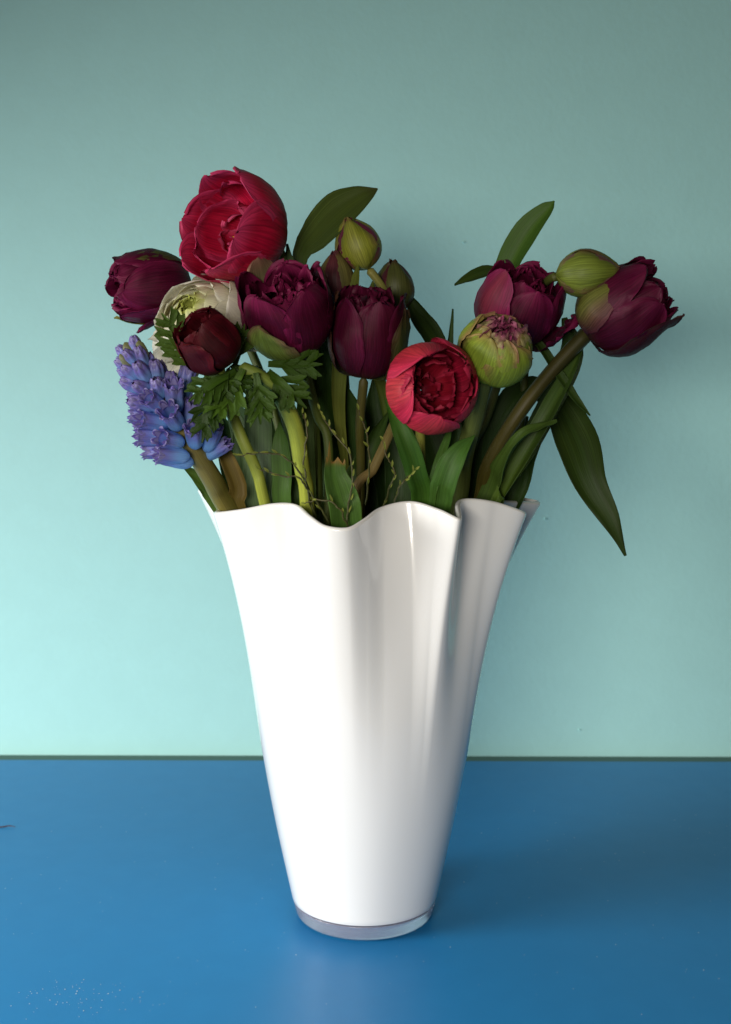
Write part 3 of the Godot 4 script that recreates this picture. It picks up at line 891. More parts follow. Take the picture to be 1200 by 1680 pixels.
func buds() -> void:
	var g := "closed tulip buds in the vase"
	var lime := Color(0.29, 0.315, 0.035)
	var olive := Color(0.15, 0.15, 0.035)
	# upper middle
	var t := thing("tulip_bud", "yellow-green closed bud with purple tip, topmost of the buds", "tulip bud", Vector3(0.01, 0.17, -0.02), g)
	stem(t, [Vector3(0.01, 0.17, -0.02), Vector3(0.0210, 0.3095, -0.0300), Vector3(0.0255, 0.3762, -0.0200), Vector3(0.0193, 0.4122, -0.0080), Vector3(0.0103, 0.4276, 0.0000), Vector3(0.0012, 0.4392, 0.0020)], [0.0026, 0.0026, 0.0025, 0.0025, 0.0026, 0.003], Color(0.08, 0.11, 0.03), Color(0.22, 0.20, 0.07), {"nu": 34})
	var xf := frame(Vector3(0.0008, 0.4388, 0.0020), Vector3(-0.36, 0.90, 0.22), RIGHT)
	bud_head(t, xf, 0.0148, 0.034, {"c0": lime, "c1": lime, "c2": Color(0.27, 0.20, 0.06), "cf": Color(0.38, 0.38, 0.09), "fl": 0.7, "fw": 5.0, "ci": Color(0.20, 0.03, 0.07)}, 95)

	# behind the purple tulip
	t = thing("tulip_bud", "olive and purple bud right behind the green-petalled purple tulip", "tulip bud", Vector3(0.0, 0.17, -0.02), g)
	stem(t, [Vector3(0.0, 0.17, -0.02), Vector3(-0.0104, 0.3103, -0.0200), Vector3(-0.0142, 0.3762, -0.0100), Vector3(-0.0175, 0.4137, 0.0040)], [0.0026, 0.0026, 0.0025, 0.0026], Color(0.08, 0.1, 0.03), Color(0.1, 0.12, 0.04))
	xf = frame(Vector3(-0.0179, 0.4125, 0.0040), Vector3(-0.08, 0.97, 0.24), RIGHT)
	bud_head(t, xf, 0.0128, 0.037, {"c0": olive, "c1": Color(0.15, 0.11, 0.04), "c2": Color(0.16, 0.04, 0.045), "cf": Color(0.2, 0.2, 0.05), "fl": 0.6, "fw": 2.0, "ci": Color(0.13, 0.03, 0.04)}, 60)
	leaf(t, [Vector3(-0.0123, 0.3029, -0.0100), Vector3(-0.0169, 0.3524, 0.0020), Vector3(-0.0134, 0.3920, 0.0140), Vector3(-0.0078, 0.4228, 0.0180), Vector3(-0.0047, 0.4431, 0.0120)], [0.0047, 0.0101, 0.0133, 0.0101, 0.0008], [Vector3(-0.5, 0.2, 1)], {"fold": 0.45, "c0": Color(0.16, 0.17, 0.04), "c1": Color(0.14, 0.16, 0.04), "nu": 20})

	# behind the maroon tulip
	t = thing("tulip_bud", "round topped olive bud behind the upright maroon tulip", "tulip bud", Vector3(0.015, 0.17, -0.015), g)
	stem(t, [Vector3(0.015, 0.17, -0.015), Vector3(-0.0059, 0.2869, 0.0300), Vector3(0.0051, 0.3113, 0.0300), Vector3(0.0161, 0.3350, 0.0220), Vector3(0.0257, 0.3603, 0.0000), Vector3(0.0195, 0.4125, -0.0160)], [0.003, 0.003, 0.003, 0.003, 0.0026, 0.0026], Color(0.36, 0.24, 0.13), Color(0.1, 0.11, 0.04), {"nu": 34})
	xf = frame(Vector3(0.0195, 0.4117, -0.0140), Vector3(-0.03, 0.97, 0.2), RIGHT)
	bud_head(t, xf, 0.0132, 0.034, {"c0": olive, "c1": Color(0.085, 0.095, 0.025), "c2": Color(0.09, 0.05, 0.03), "tip": 0.5, "ci": Color(0.10, 0.02, 0.03)}, 90)
	leaf(t, [Vector3(0.0207, 0.3103, -0.0200), Vector3(0.0122, 0.3560, -0.0120), Vector3(0.0040, 0.3922, -0.0020), Vector3(0.0024, 0.4159, -0.0020), Vector3(0.0052, 0.4339, -0.0060)], [0.0039, 0.0070, 0.0109, 0.0086, 0.0008], [Vector3(-0.3, 0.2, 1)], {"fold": 0.4, "c1": Color(0.12, 0.14, 0.04), "nu": 18})
	leaf(t, [Vector3(0.0504, 0.3010, -0.0300), Vector3(0.0572, 0.3515, -0.0240), Vector3(0.0465, 0.3904, -0.0160), Vector3(0.0349, 0.4085, -0.0140), Vector3(0.0251, 0.4261, -0.0140)], [0.0062, 0.0133, 0.0164, 0.0156, 0.0031], [Vector3(0.3, 0.4, 1)], {"fold": 0.2, "c1": Color(0.03, 0.055, 0.016), "nu": 20})

	# right, lying before the plum tulip
	t = thing("tulip_bud", "pale green almond-shaped bud lying sideways against the right plum tulip", "tulip bud", Vector3(0.05, 0.17, -0.02), g)
	stem(t, [Vector3(0.05, 0.17, -0.02), Vector3(0.1007, 0.3095, -0.0300), Vector3(0.1089, 0.3761, -0.0300), Vector3(0.1124, 0.4204, -0.0120), Vector3(0.1152, 0.4299, 0.0200), Vector3(0.1202, 0.4327, 0.0300)], [0.0026, 0.0026, 0.0026, 0.0026, 0.0026, 0.003], Color(0.05, 0.07, 0.02), Color(0.08, 0.09, 0.03), {"nu": 34})
	xf = frame(Vector3(0.1195, 0.4331, 0.0300), Vector3(0.97, 0.06, 0.22), UP)
	bud_head(t, xf, 0.0150, 0.0395, {"c0": Color(0.20, 0.24, 0.035), "c1": Color(0.185, 0.23, 0.035), "c2": Color(0.22, 0.12, 0.055), "cf": Color(0.17, 0.235, 0.03), "fl": 0.5, "ci": Color(0.2, 0.1, 0.08)}, 35)

	# the big round double bud
	t = thing("tulip_bud", "large round lime green bud with crinkled pink centre", "tulip bud", Vector3(0.035, 0.17, 0.0), g)
	stem(t, [Vector3(0.035, 0.17, 0.0), Vector3(0.0595, 0.2765, 0.0100), Vector3(0.0633, 0.3182, 0.0280), Vector3(0.0685, 0.3462, 0.0450), Vector3(0.0730, 0.3728, 0.0550)], [0.0048, 0.0054, 0.0056, 0.0056, 0.006], Color(0.07, 0.09, 0.03), Color(0.11, 0.14, 0.05), {"nu": 30})
	xf = frame(Vector3(0.0746, 0.3728, 0.0540), Vector3(0.22, 0.70, 0.66), RIGHT)
	var outer := {"mid": v2([3, 0, 16.5, 4, 22, 15, 20.8, 27, 14, 35], 0.001), "w": 0.0185, "rc": 0.022, "c0": Color(0.15, 0.24, 0.03), "c1": Color(0.26, 0.335, 0.035), "c2": Color(0.36, 0.24, 0.085), "cf": Color(0.24, 0.345, 0.035), "fl": 0.7, "f1": 1.0, "ruf": 0.0012, "tip": 0.5, "th": 0.0011, "pk": 0.5}
	whorl(t, xf, 5, outer, 60, 0.9, M.bud)
	var in1 := outer.duplicate()
	in1.merge({"mid": v2([2, 1, 14.7, 5, 20.2, 16, 18.5, 28, 10.2, 36.5], 0.001), "w": 0.0165, "rc": 0.019, "c1": Color(0.31, 0.37, 0.055), "c2": Color(0.38, 0.19, 0.11)}, true)
	whorl(t, xf, 5, in1, 96, 1.0, M.bud)
	var in2 := outer.duplicate()
	in2.merge({"mid": v2([1, 4, 11, 11, 16.5, 22, 13, 32.5, 5.5, 36], 0.001), "w": 0.010, "rc": 0.012, "c0": Color(0.3, 0.3, 0.1), "c1": Color(0.38, 0.33, 0.14), "c2": Color(0.36, 0.09, 0.17), "fl": 0.0, "ruf": 0.0028}, true)
	whorl(t, xf, 7, in2, 20, 1.3, M.bud)
	var in3 := outer.duplicate()
	in3.merge({"mid": v2([1, 7, 6.5, 16.5, 10, 26, 7.5, 33.5, 3, 35.5], 0.001), "w": 0.006, "rc": 0.007, "c0": Color(0.3, 0.2, 0.1), "c1": Color(0.36, 0.20, 0.16), "c2": Color(0.27, 0.035, 0.11), "fl": 0.0, "ruf": 0.004, "nu": 14}, true)
	whorl(t, xf, 7, in3, 0, 1.6, M.bud)
	leaf(t, [Vector3(0.03, 0.17, 0.02), Vector3(0.0466, 0.2816, 0.0500), Vector3(0.0500, 0.3056, 0.0600), Vector3(0.0568, 0.3227, 0.0620), Vector3(0.0673, 0.3339, 0.0560)], [0.0117, 0.0164, 0.0203, 0.0140, 0.0008], [Vector3(-0.5, 0.2, 1), Vector3(-0.3, 0.5, 1)], {"fold": 0.4, "c0": Color(0.06, 0.12, 0.025), "c1": Color(0.055, 0.125, 0.03)})
	leaf(t, [Vector3(0.03, 0.17, 0.02), Vector3(0.0407, 0.2811, 0.0460), Vector3(0.0439, 0.3089, 0.0550), Vector3(0.0505, 0.3294, 0.0500), Vector3(0.0549, 0.3424, 0.0450)], [0.0062, 0.0086, 0.0094, 0.0062, 0.0008], [Vector3(-0.7, 0.1, 0.8)], {"fold": 0.3, "c1": Color(0.05, 0.11, 0.025)})


func ranunculus() -> void:
	var t := thing("ranunculus", "cream white ranunculus with many thin layered petals", "ranunculus", Vector3(-0.04, 0.17, 0.0))
	stem(t, [Vector3(-0.04, 0.17, 0.0), Vector3(-0.0642, 0.2869, 0.0300), Vector3(-0.0691, 0.3089, 0.0340), Vector3(-0.0791, 0.3323, 0.0360), Vector3(-0.0891, 0.3572, 0.0300), Vector3(-0.0955, 0.3861, 0.0180)], [0.0036, 0.0037, 0.0037, 0.0037, 0.0035, 0.003], Color(0.30, 0.34, 0.07), Color(0.20, 0.25, 0.06), {"nu": 32})
	var xf := frame(Vector3(-0.0977, 0.3951, 0.0120), Vector3(-0.36, 0.56, 0.75), RIGHT)
	var cream := Color(0.92, 0.89, 0.78)
	var warm := Color(0.90, 0.85, 0.64)
	for k in 4:
		var f := k / 3.0
		var r := lerpf(31.5, 12.0, f)
		var spec := {"mid": v2([2, 1.0 + k * 1.5, r * 0.72, 5 + 3.0 * f, r, 14 + 6.0 * f, r * 0.95, 23 + 8.0 * f, r * lerpf(0.80, 0.45, f), lerpf(31.0, 36.0, f)], 0.001), "w": 0.001 * r * 0.85, "rc": 0.001 * r, "c0": warm, "c1": lc(cream, Color(0.90, 0.87, 0.62), f), "c2": lc(Color(0.93, 0.91, 0.83), Color(0.72, 0.76, 0.26), f * f), "ruf": 0.0004, "th": 0.0004, "tip": 0.35, "b0": 0.55, "nu": 16, "imb": 0.0016}
		whorl(t, xf, 6, spec, k * 31.0, 0.3, M.white_petal)
	var core := {"mid": v2([0.5, 14, 4, 24, 5.5, 31, 4, 36], 0.001), "w": 0.005, "rc": 0.005, "c0": Color(0.5, 0.55, 0.12), "c1": Color(0.55, 0.6, 0.13), "ruf": 0.001, "nu": 10}
	whorl(t, xf, 5, core, 0, 1.0, M.white_petal)
	for q in [[205.0, 0.020, 1.0], [168.0, 0.017, 2.0], [118.0, 0.017, 3.0], [142.0, 0.015, 4.0], [20.0, 0.018, 5.0]]:
		var d := {"mid": v2([3, 0, 18, 2, 30, 7, 37, 8, 43, 3], 0.001), "w": q[1], "rc": 0.035, "phi": q[0], "c0": warm, "c1": cream, "c2": Color(0.86, 0.84, 0.76), "ruf": 0.0010, "rf": 0.6, "th": 0.0004, "tip": 0.4, "sd": q[2]}
		var tt := xf
		tt.origin -= t.position
		put("petal", petal_mesh(d), M.white_petal, t, tt)


# a cut, feathery leaf: a narrow blade with pointed side lobes, which fork again
func feather(acc: Acc, at: Vector3, dir: Vector3, face: Vector3, size: float, c: Color) -> void:
	var d := dir.normalized()
	var side := d.cross(face).normalized()
	c = c * rng.randf_range(0.75, 1.2)
	var bend := face.normalized() * size * rng.randf_range(-0.12, 0.22)
	blade(acc, [at, at + d * size * 0.5 + bend, at + d * size + bend * 0.4], [size * 0.12, size * 0.20, size * 0.03], [face], {"nu": 8, "fold": 0.3, "c0": c, "c1": c, "ruf": 0.0006, "th": 0.0006})
	for i in 3:
		var f := 0.25 + 0.22 * i
		for s: float in [-1.0, 1.0]:
			var p := at + d * size * f + bend * f * 1.6
			var e := (d * 0.85 + side * s * rng.randf_range(0.6, 1.0) + face.normalized() * rng.randf_range(-0.25, 0.35)).normalized()
			var l := size * (0.52 - 0.10 * i) * rng.randf_range(0.8, 1.15)
			var q := p + e * l * 0.55
			blade(acc, [p, q, p + (e * 0.85 + d * 0.3) * l], [size * 0.09, size * 0.165, size * 0.02], [face + side * s * 0.3], {"nu": 6, "fold": 0.3, "c0": c, "c1": c, "ruf": 0.0004, "th": 0.0006})
			var e2 := (e + side * s * 0.7).normalized()
			blade(acc, [q - e * l * 0.15, q + e2 * l * 0.2, q + e2 * l * 0.45], [size * 0.09, size * 0.14, size * 0.02], [face], {"nu": 5, "fold": 0.3, "c0": c, "c1": c, "ruf": 0.0003, "th": 0.0006})


func anemone() -> void:
	var t := thing("anemone", "small blackish red anemone, half closed, over feathery green leaves", "anemone", Vector3(-0.035, 0.17, 0.03))
	stem(t, [Vector3(-0.035, 0.17, 0.03), Vector3(-0.0365, 0.2868, 0.0450), Vector3(-0.0396, 0.3123, 0.0500), Vector3(-0.0436, 0.3392, 0.0560), Vector3(-0.0528, 0.3588, 0.0620), Vector3(-0.0644, 0.3700, 0.0680), Vector3(-0.0763, 0.3759, 0.0700)], [0.0046, 0.0048, 0.0050, 0.0052, 0.0050, 0.0045, 0.004], Color(0.32, 0.36, 0.06), Color(0.14, 0.19, 0.05), {"nu": 40})
	var xf := frame(Vector3(-0.0838, 0.3780, 0.0680), Vector3(-0.50, 0.62, 0.42), Vector3(0.3, 0.5, 0.9))
	var dark := Color(0.060, 0.004, 0.008)
	var edge := Color(0.12, 0.008, 0.015)
	var spec := {"mid": v2([2, 0, 12.5, 3, 18.5, 11, 17.5, 22, 14.5, 33], 0.001), "w": 0.0165, "rc": 0.022, "c0": dark, "c1": dark, "c2": edge, "ruf": 0.0012, "tip": 0.3, "pk": 0.7, "nu": 18}
	whorl(t, xf, 5, spec, 20, 0.8)
	var inn := spec.duplicate()
	inn.merge({"mid": v2([2, 1, 10, 4, 15, 13, 14, 24, 11, 33], 0.001), "w": 0.013, "rc": 0.016}, true)
	whorl(t, xf, 4, inn, 55, 1.0)
	var green := Color(0.024, 0.052, 0.008)
	var n := 11
	for i in n:
		var acc := Acc.new()
		var a := TAU * i / n + rng.randf_range(-0.2, 0.2)
		var around: Vector3 = xf.basis.x * cos(a) + xf.basis.z * sin(a)
		var y: Vector3 = xf.basis.y
		var p: Vector3 = xf.origin - y * 0.004 + around * 0.002 - t.position
		var dir: Vector3 = around * 1.0 - y * rng.randf_range(0.1, 0.9) + Vector3(0.1, -0.55, 0)
		feather(acc, p, dir, y + around * 0.5, rng.randf_range(0.017, 0.025), lc(green, Color(0.035, 0.062, 0.011), rng.randf()))
		put("collar_leaf", acc.mesh(), M.leaf, t)
	# leaves of the collar that curl up beside the petals
	for q in [[Vector3(-0.0991, 0.3729, 0.0700), Vector3(-0.75, 0.85, 0.25), 0.030], [Vector3(-0.1061, 0.3821, 0.0660), Vector3(-0.6, 0.9, 0.1), 0.030], [Vector3(-0.0799, 0.3765, 0.0600), Vector3(0.25, 1.0, 0.0), 0.026]]:
		var acc := Acc.new()
		feather(acc, q[0] - t.position, q[1], Vector3(0.2, 0.2, 1.0), q[2], Color(0.075, 0.135, 0.02))
		put("collar_leaf", acc.mesh(), M.leaf, t)
	# lower feathery leaves along the stem
	for q in [[Vector3(-0.0730, 0.3744, 0.0740), Vector3(-0.55, -0.85, 0.3), 0.036], [Vector3(-0.0778, 0.3729, 0.0700), Vector3(-0.9, -0.6, 0.2), 0.034], [Vector3(-0.0655, 0.3723, 0.0760), Vector3(0.1, -1.0, 0.35), 0.032], [Vector3(-0.0590, 0.3729, 0.0660), Vector3(0.75, -0.7, 0.2), 0.034], [Vector3(-0.0595, 0.3773, 0.0600), Vector3(1.0, 0.0, 0.2), 0.034], [Vector3(-0.0882, 0.3620, 0.0700), Vector3(-0.3, -1.0, 0.1), 0.034]]:
		var acc := Acc.new()
		feather(acc, q[0] - t.position, q[1], Vector3(-0.3, 0.35, 1.0), q[2], lc(green, Color(0.05, 0.095, 0.014), rng.randf()))
		put("collar_leaf", acc.mesh(), M.leaf, t)


# one bell of the hyacinth, pointing along y from its base
func floret_mesh(open: float, tint: float, l: float) -> ArrayMesh:
	var acc := Acc.new()
	var nu := 18
	var k := 36
	var sky := Color(0.21, 0.43, 0.82)
	var violet := lc(Color(0.24, 0.205, 0.62), Color(0.18, 0.15, 0.47), tint)
	var rings := []
	var cols := []
	var uvs := []
	var sd := rng.randf() * 50.0
	for i in nu + 1:
		var u := float(i) / nu
		var r: float = cat([0.0015, 0.0044, 0.0051, 0.0050, lerpf(0.0044, 0.0054, open), lerpf(0.0016, 0.0058, open)], u)
		if i == 0:
			r = 0.0002
		var ring := PackedVector3Array()
		var cc := PackedColorArray()
		var uu := PackedVector2Array()
		for j in k:
			var a := TAU * j / k
			var groove := cos(a * 6.0)
			var f := sm(0.15, 0.8, u)
			var rr := r * (1.0 + 0.11 * groove * f + 0.06 * sin(a * 3.0 + sd) * u)
			var y := u * l + 0.10 * l * sm(0.7, 1.0, u) * groove
			ring.append(Vector3(cos(a) * rr, y, sin(a) * rr))
			var col := lc(sky, violet, sm(0.28, 0.92, u) + 0.3 * tint - 0.14)
			col = lc(col, Color(0.13, 0.11, 0.36), 0.35 * sm(0.5, 1.0, groove) * f)
			col = lc(col, Color(0.26, 0.16, 0.56), 0.6 * sm(0.82, 1.0, u))
			col.a = 1.0
			cc.append(col)
			uu.append(Vector2(absf(a / PI - 1.0) + sd, u))
		rings.append(ring)
		cols.append(cc)
		uvs.append(uu)
	acc.loft(rings, cols, uvs)
	# the six tips, rolled back on open bells
	for j in 6:
		var a := TAU * j / 6.0
		var ax := Vector3(cos(a), 0, sin(a))
		var r0 := lerpf(0.0036, 0.0052, open)
		var y0 := l * 0.80
		var tipc := Color(0.22, 0.14, 0.52)
		blade(acc, [ax * r0 + Vector3(0, y0, 0), ax * (r0 - 0.0006 + 0.0022 * open) + Vector3(0, l * 0.97, 0), ax * (r0 - 0.0030 + 0.0070 * open) + Vector3(0, l * (1.06 - 0.08 * open), 0)], [0.0048, 0.0046, 0.0016], [-ax + UP * 0.4 * open], {"nu": 7, "fold": 0.35, "c0": violet, "c1": violet, "c2": tipc, "ruf": 0.0003, "th": 0.0005})
	return acc.mesh()


func hyacinth() -> void:
	var t := thing("hyacinth", "violet blue hyacinth spike leaning out over the rim", "hyacinth", Vector3(-0.045, 0.2, 0.0))
	var foot := Vector3(-0.1096, 0.3243, 0.0480)
	var head := Vector3(-0.1404, 0.3795, 0.0600)
	stem(t, [Vector3(-0.045, 0.2, 0.0), Vector3(-0.0889, 0.2826, 0.0200), Vector3(-0.0979, 0.3042, 0.0340), Vector3(-0.1076, 0.3242, 0.0460), Vector3(-0.1169, 0.3428, 0.0530), Vector3(-0.1306, 0.3654, 0.0580), Vector3(-0.1404, 0.3802, 0.0600)], [0.0066, 0.0068, 0.0066, 0.0060, 0.005, 0.0035, 0.0015], Color(0.17, 0.15, 0.045), Color(0.13, 0.10, 0.06), {"nu": 36, "ridge": 0.06})
	var axis := (head - foot).normalized()
	var bx := axis.cross(NEAR).normalized()   # across, towards upper right
	var bz := bx.cross(axis).normalized()
	if bz.z < 0.0:
		bz = -bz
	var shut := []
	var wide := []
	for i in 5:
		shut.append(floret_mesh(rng.randf_range(0.0, 0.18), rng.randf_range(0.2, 1.0), rng.randf_range(0.0160, 0.0185)))
		wide.append(floret_mesh(rng.randf_range(0.45, 0.85), rng.randf_range(0.0, 0.4), rng.randf_range(0.020, 0.024)))
	var n := 40
	for i in n:
		var f := float(i) / (n - 1)
		var s := pow(f, 0.9)
		var a := i * 2.39996 + 0.8
		var around := bx * cos(a) + bz * sin(a)
		var p := foot.lerp(head, s * 1.0)
		var lean := lerpf(1.25, 0.35, f)
		var d := (around * lean + axis * lerpf(0.75, 1.0, f) + Vector3(lerpf(-0.42, -0.05, f), -0.05, 0.0)).normalized()
		var k := lerpf(1.06, 0.72, f * f) * rng.randf_range(0.92, 1.08)
		p += around * lerpf(0.006, 0.003, f)
		var x := d.cross(Vector3(0.3, 0.8, 0.5)).normalized()
		var bs := Basis(x, d, x.cross(d)).rotated(d, rng.randf() * TAU).scaled(Vector3.ONE * k)
		var mesh: ArrayMesh = (wide if f < 0.42 else shut)[i % 5]
		put("floret", mesh, M.floret, t, Transform3D(bs, p - t.position))
	# a few that hang loose, low on the spike and on its far side
	for q in [[Vector3(-0.1000, 0.3227, 0.0460), Vector3(0.35, 0.75, 0.5), 0.95], [Vector3(-0.1024, 0.3184, 0.0400), Vector3(0.75, 0.45, 0.3), 0.9], [Vector3(-0.1149, 0.3540, 0.0500), Vector3(0.25, 0.95, 0.1), 1.0], [Vector3(-0.1076, 0.3424, 0.0440), Vector3(0.5, 0.85, 0.1), 0.95], [Vector3(-0.1072, 0.3153, 0.0500), Vector3(-0.92, 0.30, 0.35), 1.05], [Vector3(-0.1086, 0.3204, 0.0560), Vector3(-0.85, 0.12, 0.55), 1.0]]:
		var d: Vector3 = q[1].normalized()
		var x := d.cross(Vector3(0.3, 0.8, 0.5)).normalized()
		put("floret", wide[rng.randi() % 5], M.floret, t, Transform3D(Basis(x, d, x.cross(d)).scaled(Vector3.ONE * q[2]), q[0] - t.position))
	# closed green-grey florets at the top
	var mesh := petal_bud()
	for q in [[0.0, 0.0, 1.15], [0.0045, 0.002, 1.0], [-0.003, 0.004, 0.9], [0.001, -0.004, 0.9]]:
		var d: Vector3 = (axis + bx * q[0] * 60.0 + bz * q[1] * 60.0).normalized()
		var x := d.cross(Vector3(0.3, 0.8, 0.5)).normalized()
		put("floret", mesh, M.floret, t, Transform3D(Basis(x, d, x.cross(d)).scaled(Vector3.ONE * q[2]), head - axis * 0.004 + bx * q[0] + bz * q[1] - t.position))
	# its own strap leaf
	leaf(t, [Vector3(-0.045, 0.2, -0.005), Vector3(-0.0938, 0.2807, 0.0050), Vector3(-0.1068, 0.3017, 0.0200), Vector3(-0.1186, 0.3137, 0.0300)], [0.0101, 0.0133, 0.0101, 0.0012], [Vector3(-0.3, 0.5, 1)], {"fold": 0.4, "c1": Color(0.12, 0.20, 0.05), "nu": 18})
	leaf(t, [Vector3(-0.045, 0.2, 0.0), Vector3(-0.0826, 0.2778, 0.0200), Vector3(-0.0837, 0.2979, 0.0220), Vector3(-0.0921, 0.3217, 0.0220), Vector3(-0.0976, 0.3373, 0.0200)], [0.0094, 0.0125, 0.0133, 0.0094, 0.0012], [Vector3(0.5, 0.2, 1)], {"fold": 0.4, "c0": Color(0.16, 0.14, 0.04), "c1": Color(0.18, 0.12, 0.04), "nu": 18})


func petal_bud() -> ArrayMesh:
	var acc := Acc.new()
	tube(acc, [Vector3.ZERO, Vector3(0, 0.004, 0), Vector3(0, 0.008, 0), Vector3(0, 0.012, 0), Vector3(0, 0.0145, 0)], [0.001, 0.0034, 0.0036, 0.0026, 0.0006], Color(0.13, 0.14, 0.15), Color(0.15, 0.16, 0.09), {"nu": 14, "k": 24, "ridge": 0.08})
	return acc.mesh()


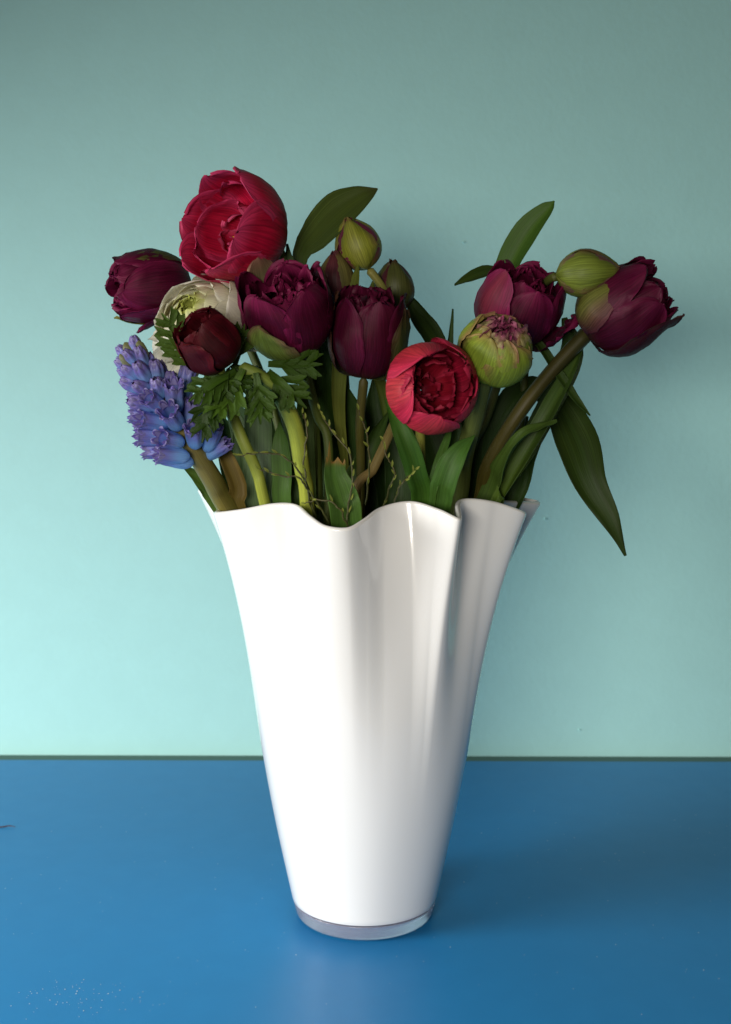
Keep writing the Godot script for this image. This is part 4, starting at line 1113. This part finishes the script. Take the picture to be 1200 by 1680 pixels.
func loose_leaves() -> void:
	# single leaves that stand in the vase
	var g := "loose leaves among the stems"
	var t := thing("torn_leaf", "green tulip leaf torn off short, with a brown frayed end", "leaf", Vector3(-0.010, 0.2, 0.04), g)
	leaf(t, [Vector3(-0.010, 0.2, 0.04), Vector3(-0.0127, 0.2797, 0.0700), Vector3(-0.0156, 0.2975, 0.0720), Vector3(-0.0192, 0.3105, 0.0720), Vector3(-0.0192, 0.3209, 0.0720)], [0.0218, 0.0234, 0.0211, 0.0164, 0.0133], [Vector3(0.4, 0.2, 1)], {"fold": 0.35, "c0": Color(0.09, 0.19, 0.04), "c1": Color(0.085, 0.17, 0.045), "c2": Color(0.30, 0.16, 0.06), "torn": 0.010})
	t = thing("curled_leaf", "bright leaf at the rim curling out to the right", "leaf", Vector3(0.045, 0.2, 0.0), g)
	leaf(t, [Vector3(0.045, 0.2, 0.0), Vector3(0.0830, 0.2823, 0.0080), Vector3(0.0875, 0.3078, 0.0220), Vector3(0.0973, 0.3304, 0.0360), Vector3(0.1102, 0.3380, 0.0340), Vector3(0.1219, 0.3417, 0.0300)], [0.0187, 0.0226, 0.0195, 0.0117, 0.0070, 0.0008], [Vector3(-0.5, 0.3, 1), Vector3(-0.3, 0.8, 0.6), Vector3(0.0, 1.0, 0.5)], {"fold": 0.35, "c0": Color(0.075, 0.13, 0.03), "c1": Color(0.07, 0.12, 0.03)})
	var rows := [
		# label, category points: behind and between the stems, all in shade
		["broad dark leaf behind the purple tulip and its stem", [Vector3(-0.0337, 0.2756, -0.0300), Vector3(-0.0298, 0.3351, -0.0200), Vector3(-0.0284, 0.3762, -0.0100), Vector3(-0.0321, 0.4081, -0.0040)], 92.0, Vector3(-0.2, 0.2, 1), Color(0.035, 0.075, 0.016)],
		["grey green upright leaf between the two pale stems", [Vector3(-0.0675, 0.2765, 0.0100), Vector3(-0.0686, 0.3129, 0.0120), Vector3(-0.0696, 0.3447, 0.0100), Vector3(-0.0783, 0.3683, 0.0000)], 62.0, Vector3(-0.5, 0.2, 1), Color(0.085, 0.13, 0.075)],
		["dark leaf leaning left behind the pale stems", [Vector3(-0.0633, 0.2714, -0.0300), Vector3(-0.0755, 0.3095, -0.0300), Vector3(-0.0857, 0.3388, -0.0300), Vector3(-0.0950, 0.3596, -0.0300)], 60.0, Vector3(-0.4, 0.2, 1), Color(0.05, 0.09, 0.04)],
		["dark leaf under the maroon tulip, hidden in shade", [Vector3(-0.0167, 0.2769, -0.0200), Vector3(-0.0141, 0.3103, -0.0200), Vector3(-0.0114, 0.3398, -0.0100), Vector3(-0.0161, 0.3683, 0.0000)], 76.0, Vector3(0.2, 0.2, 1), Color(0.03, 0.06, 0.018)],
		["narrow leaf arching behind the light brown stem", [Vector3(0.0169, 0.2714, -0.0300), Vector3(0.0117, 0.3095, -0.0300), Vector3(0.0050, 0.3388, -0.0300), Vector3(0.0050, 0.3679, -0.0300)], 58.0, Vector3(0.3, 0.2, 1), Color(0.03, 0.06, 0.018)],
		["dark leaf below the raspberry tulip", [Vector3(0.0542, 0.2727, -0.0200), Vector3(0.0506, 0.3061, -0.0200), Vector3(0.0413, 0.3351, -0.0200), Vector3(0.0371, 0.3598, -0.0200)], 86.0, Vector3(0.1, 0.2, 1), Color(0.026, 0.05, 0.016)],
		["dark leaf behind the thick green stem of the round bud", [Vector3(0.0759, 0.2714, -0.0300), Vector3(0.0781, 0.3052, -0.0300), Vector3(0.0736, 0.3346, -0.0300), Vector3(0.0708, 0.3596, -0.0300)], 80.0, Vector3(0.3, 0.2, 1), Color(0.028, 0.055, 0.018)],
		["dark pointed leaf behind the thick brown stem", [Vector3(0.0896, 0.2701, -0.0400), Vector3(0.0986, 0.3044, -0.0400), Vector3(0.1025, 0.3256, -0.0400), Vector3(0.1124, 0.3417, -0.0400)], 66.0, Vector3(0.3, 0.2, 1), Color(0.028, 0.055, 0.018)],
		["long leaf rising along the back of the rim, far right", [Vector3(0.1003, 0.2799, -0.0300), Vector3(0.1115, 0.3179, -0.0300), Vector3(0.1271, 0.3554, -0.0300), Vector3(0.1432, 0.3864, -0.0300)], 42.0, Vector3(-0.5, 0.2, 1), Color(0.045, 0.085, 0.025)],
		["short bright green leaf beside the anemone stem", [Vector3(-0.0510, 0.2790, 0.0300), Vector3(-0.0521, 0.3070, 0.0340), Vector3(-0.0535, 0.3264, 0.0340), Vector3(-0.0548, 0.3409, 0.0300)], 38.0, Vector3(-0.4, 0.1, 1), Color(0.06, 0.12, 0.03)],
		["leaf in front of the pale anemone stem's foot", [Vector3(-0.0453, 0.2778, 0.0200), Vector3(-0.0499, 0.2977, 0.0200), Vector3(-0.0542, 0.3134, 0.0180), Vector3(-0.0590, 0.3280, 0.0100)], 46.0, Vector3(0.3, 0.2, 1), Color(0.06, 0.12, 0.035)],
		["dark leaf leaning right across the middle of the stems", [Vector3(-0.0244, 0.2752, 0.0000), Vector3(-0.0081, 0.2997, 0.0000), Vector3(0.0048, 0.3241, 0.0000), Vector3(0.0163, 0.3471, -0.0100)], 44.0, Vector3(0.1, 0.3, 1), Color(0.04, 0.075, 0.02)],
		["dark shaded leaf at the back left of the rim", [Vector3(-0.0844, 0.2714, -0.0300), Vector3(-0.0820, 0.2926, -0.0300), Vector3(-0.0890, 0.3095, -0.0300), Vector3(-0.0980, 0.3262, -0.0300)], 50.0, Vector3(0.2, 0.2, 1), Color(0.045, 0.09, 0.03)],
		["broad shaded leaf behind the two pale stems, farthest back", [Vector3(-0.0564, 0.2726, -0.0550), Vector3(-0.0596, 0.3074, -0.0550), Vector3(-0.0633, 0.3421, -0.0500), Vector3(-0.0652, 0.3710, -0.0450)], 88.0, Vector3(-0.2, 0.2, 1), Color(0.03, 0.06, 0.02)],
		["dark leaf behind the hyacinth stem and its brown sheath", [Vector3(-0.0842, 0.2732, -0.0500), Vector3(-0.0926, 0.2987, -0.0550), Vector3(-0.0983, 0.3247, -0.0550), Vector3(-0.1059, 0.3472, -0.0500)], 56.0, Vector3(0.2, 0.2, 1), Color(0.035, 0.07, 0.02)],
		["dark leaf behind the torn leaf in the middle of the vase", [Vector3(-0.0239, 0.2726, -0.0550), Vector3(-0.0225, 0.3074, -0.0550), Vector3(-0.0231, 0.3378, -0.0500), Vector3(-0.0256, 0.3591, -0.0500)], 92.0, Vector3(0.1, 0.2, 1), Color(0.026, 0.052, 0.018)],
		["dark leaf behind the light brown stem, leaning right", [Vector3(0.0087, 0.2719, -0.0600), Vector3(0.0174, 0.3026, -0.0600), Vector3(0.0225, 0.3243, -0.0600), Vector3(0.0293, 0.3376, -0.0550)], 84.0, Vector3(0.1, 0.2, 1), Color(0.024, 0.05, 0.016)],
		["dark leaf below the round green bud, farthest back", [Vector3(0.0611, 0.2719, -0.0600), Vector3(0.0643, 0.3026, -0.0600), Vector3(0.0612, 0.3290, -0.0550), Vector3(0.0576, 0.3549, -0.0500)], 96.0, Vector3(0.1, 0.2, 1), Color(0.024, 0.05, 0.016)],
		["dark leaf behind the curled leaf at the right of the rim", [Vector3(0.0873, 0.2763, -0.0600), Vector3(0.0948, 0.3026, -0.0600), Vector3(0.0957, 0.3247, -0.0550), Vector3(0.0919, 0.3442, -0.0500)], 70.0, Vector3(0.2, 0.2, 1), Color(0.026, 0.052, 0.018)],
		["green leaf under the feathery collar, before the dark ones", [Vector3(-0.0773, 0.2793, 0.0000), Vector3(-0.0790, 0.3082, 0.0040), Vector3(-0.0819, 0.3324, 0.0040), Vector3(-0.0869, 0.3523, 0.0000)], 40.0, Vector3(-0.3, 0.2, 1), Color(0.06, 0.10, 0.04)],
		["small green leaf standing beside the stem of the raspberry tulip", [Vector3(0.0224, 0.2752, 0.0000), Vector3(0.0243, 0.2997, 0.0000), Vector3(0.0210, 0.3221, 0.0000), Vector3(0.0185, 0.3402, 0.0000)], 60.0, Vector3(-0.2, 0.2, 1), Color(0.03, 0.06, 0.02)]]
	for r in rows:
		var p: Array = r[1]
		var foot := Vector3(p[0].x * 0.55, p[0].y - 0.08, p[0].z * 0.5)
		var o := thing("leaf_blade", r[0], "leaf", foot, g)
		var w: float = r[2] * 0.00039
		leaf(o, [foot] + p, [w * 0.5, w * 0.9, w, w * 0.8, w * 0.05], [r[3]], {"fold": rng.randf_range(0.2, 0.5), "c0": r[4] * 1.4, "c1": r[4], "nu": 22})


func twigs() -> void:
	var g := "thin twigs among the stems"
	var rows := [
		["thin twig reaching left over the pale stems", [Vector3(-0.0302, 0.2829, 0.0600), Vector3(-0.0376, 0.3088, 0.0740), Vector3(-0.0477, 0.3212, 0.0760), Vector3(-0.0585, 0.3250, 0.0780), Vector3(-0.0703, 0.3236, 0.0780), Vector3(-0.0769, 0.3228, 0.0780)], 5],
		["dark twig crossing low from the pale stems to the torn leaf", [Vector3(-0.0224, 0.2801, 0.0680), Vector3(-0.0325, 0.2988, 0.0740), Vector3(-0.0402, 0.3094, 0.0800), Vector3(-0.0519, 0.3112, 0.0800), Vector3(-0.0643, 0.3149, 0.0800)], 4],
		["twig with buds standing up before the anemone stem", [Vector3(-0.0318, 0.2826, 0.0580), Vector3(-0.0361, 0.3072, 0.0760), Vector3(-0.0366, 0.3221, 0.0780), Vector3(-0.0350, 0.3404, 0.0780), Vector3(-0.0379, 0.3484, 0.0780)], 4],
		["brown twig curving down over the torn leaf", [Vector3(-0.0104, 0.2790, 0.0760), Vector3(-0.0139, 0.2885, 0.0810), Vector3(-0.0198, 0.2953, 0.0820), Vector3(-0.0294, 0.2963, 0.0780), Vector3(-0.0374, 0.2927, 0.0660)], 2],
		["green twig rising between torn leaf and light brown stem", [Vector3(-0.0118, 0.2805, 0.0760), Vector3(-0.0081, 0.3037, 0.0780), Vector3(-0.0095, 0.3241, 0.0800), Vector3(-0.0220, 0.3402, 0.0740), Vector3(-0.0280, 0.3503, 0.0700)], 6],
		["crooked green twig before the raspberry tulip's leaf", [Vector3(0.0085, 0.2810, 0.0450), Vector3(0.0149, 0.3025, 0.0660), Vector3(0.0178, 0.3109, 0.0680), Vector3(0.0134, 0.3206, 0.0680), Vector3(0.0104, 0.3316, 0.0660)], 4],
		["small forked twig with yellow buds at the rim", [Vector3(0.0154, 0.2810, 0.0450), Vector3(0.0203, 0.3035, 0.0760), Vector3(0.0264, 0.3103, 0.0780), Vector3(0.0301, 0.3147, 0.0780)], 4],
		["fine twig under the maroon tulip", [Vector3(0.0000, 0.2881, 0.0400), Vector3(0.0023, 0.3161, 0.0500), Vector3(0.0000, 0.3353, 0.0540), Vector3(-0.0045, 0.3496, 0.0540)], 3]]
	for r in rows:
		var p: Array = r[1]
		var t := thing("twig", r[0], "twig", p[0], g)
		var acc := Acc.new()
		var q := local(t, p)
		tube(acc, q, [0.0007, 0.0006, 0.00055, 0.00045, 0.0003], Color(0.06, 0.07, 0.015), Color(0.07, 0.05, 0.014), {"nu": 48, "k": 8, "wob": 0.0013})
		put("shoot", acc.mesh(), M.twig, t)
		for i in int(r[2]) * 2:
			var u: float = (i + 1.0) / float(r[2] * 2)
			var c: Vector3 = cat(q, u)
			var d := ((cat(q, minf(u + 0.05, 1.0)) as Vector3) - (cat(q, u - 0.05) as Vector3)).normalized() + Vector3(rng.randf_range(-0.8, 0.8), rng.randf_range(-0.2, 0.9), 0.3)
			d = d.normalized()
			var b := Acc.new()
			var l := rng.randf_range(0.0025, 0.0055)
			blade(b, [c, c + d * l * 0.5, c + d * l], [0.0008, rng.randf_range(0.0011, 0.0019), 0.0002], [Vector3(0.2, 0.4, 1)], {"nu": 8, "fold": 0.5, "c0": Color(0.2, 0.24, 0.05), "c1": Color(0.25, 0.27, 0.07), "ruf": 0.0, "th": 0.0006})
			put("leaf_bud", b.mesh(), M.leaf, t)
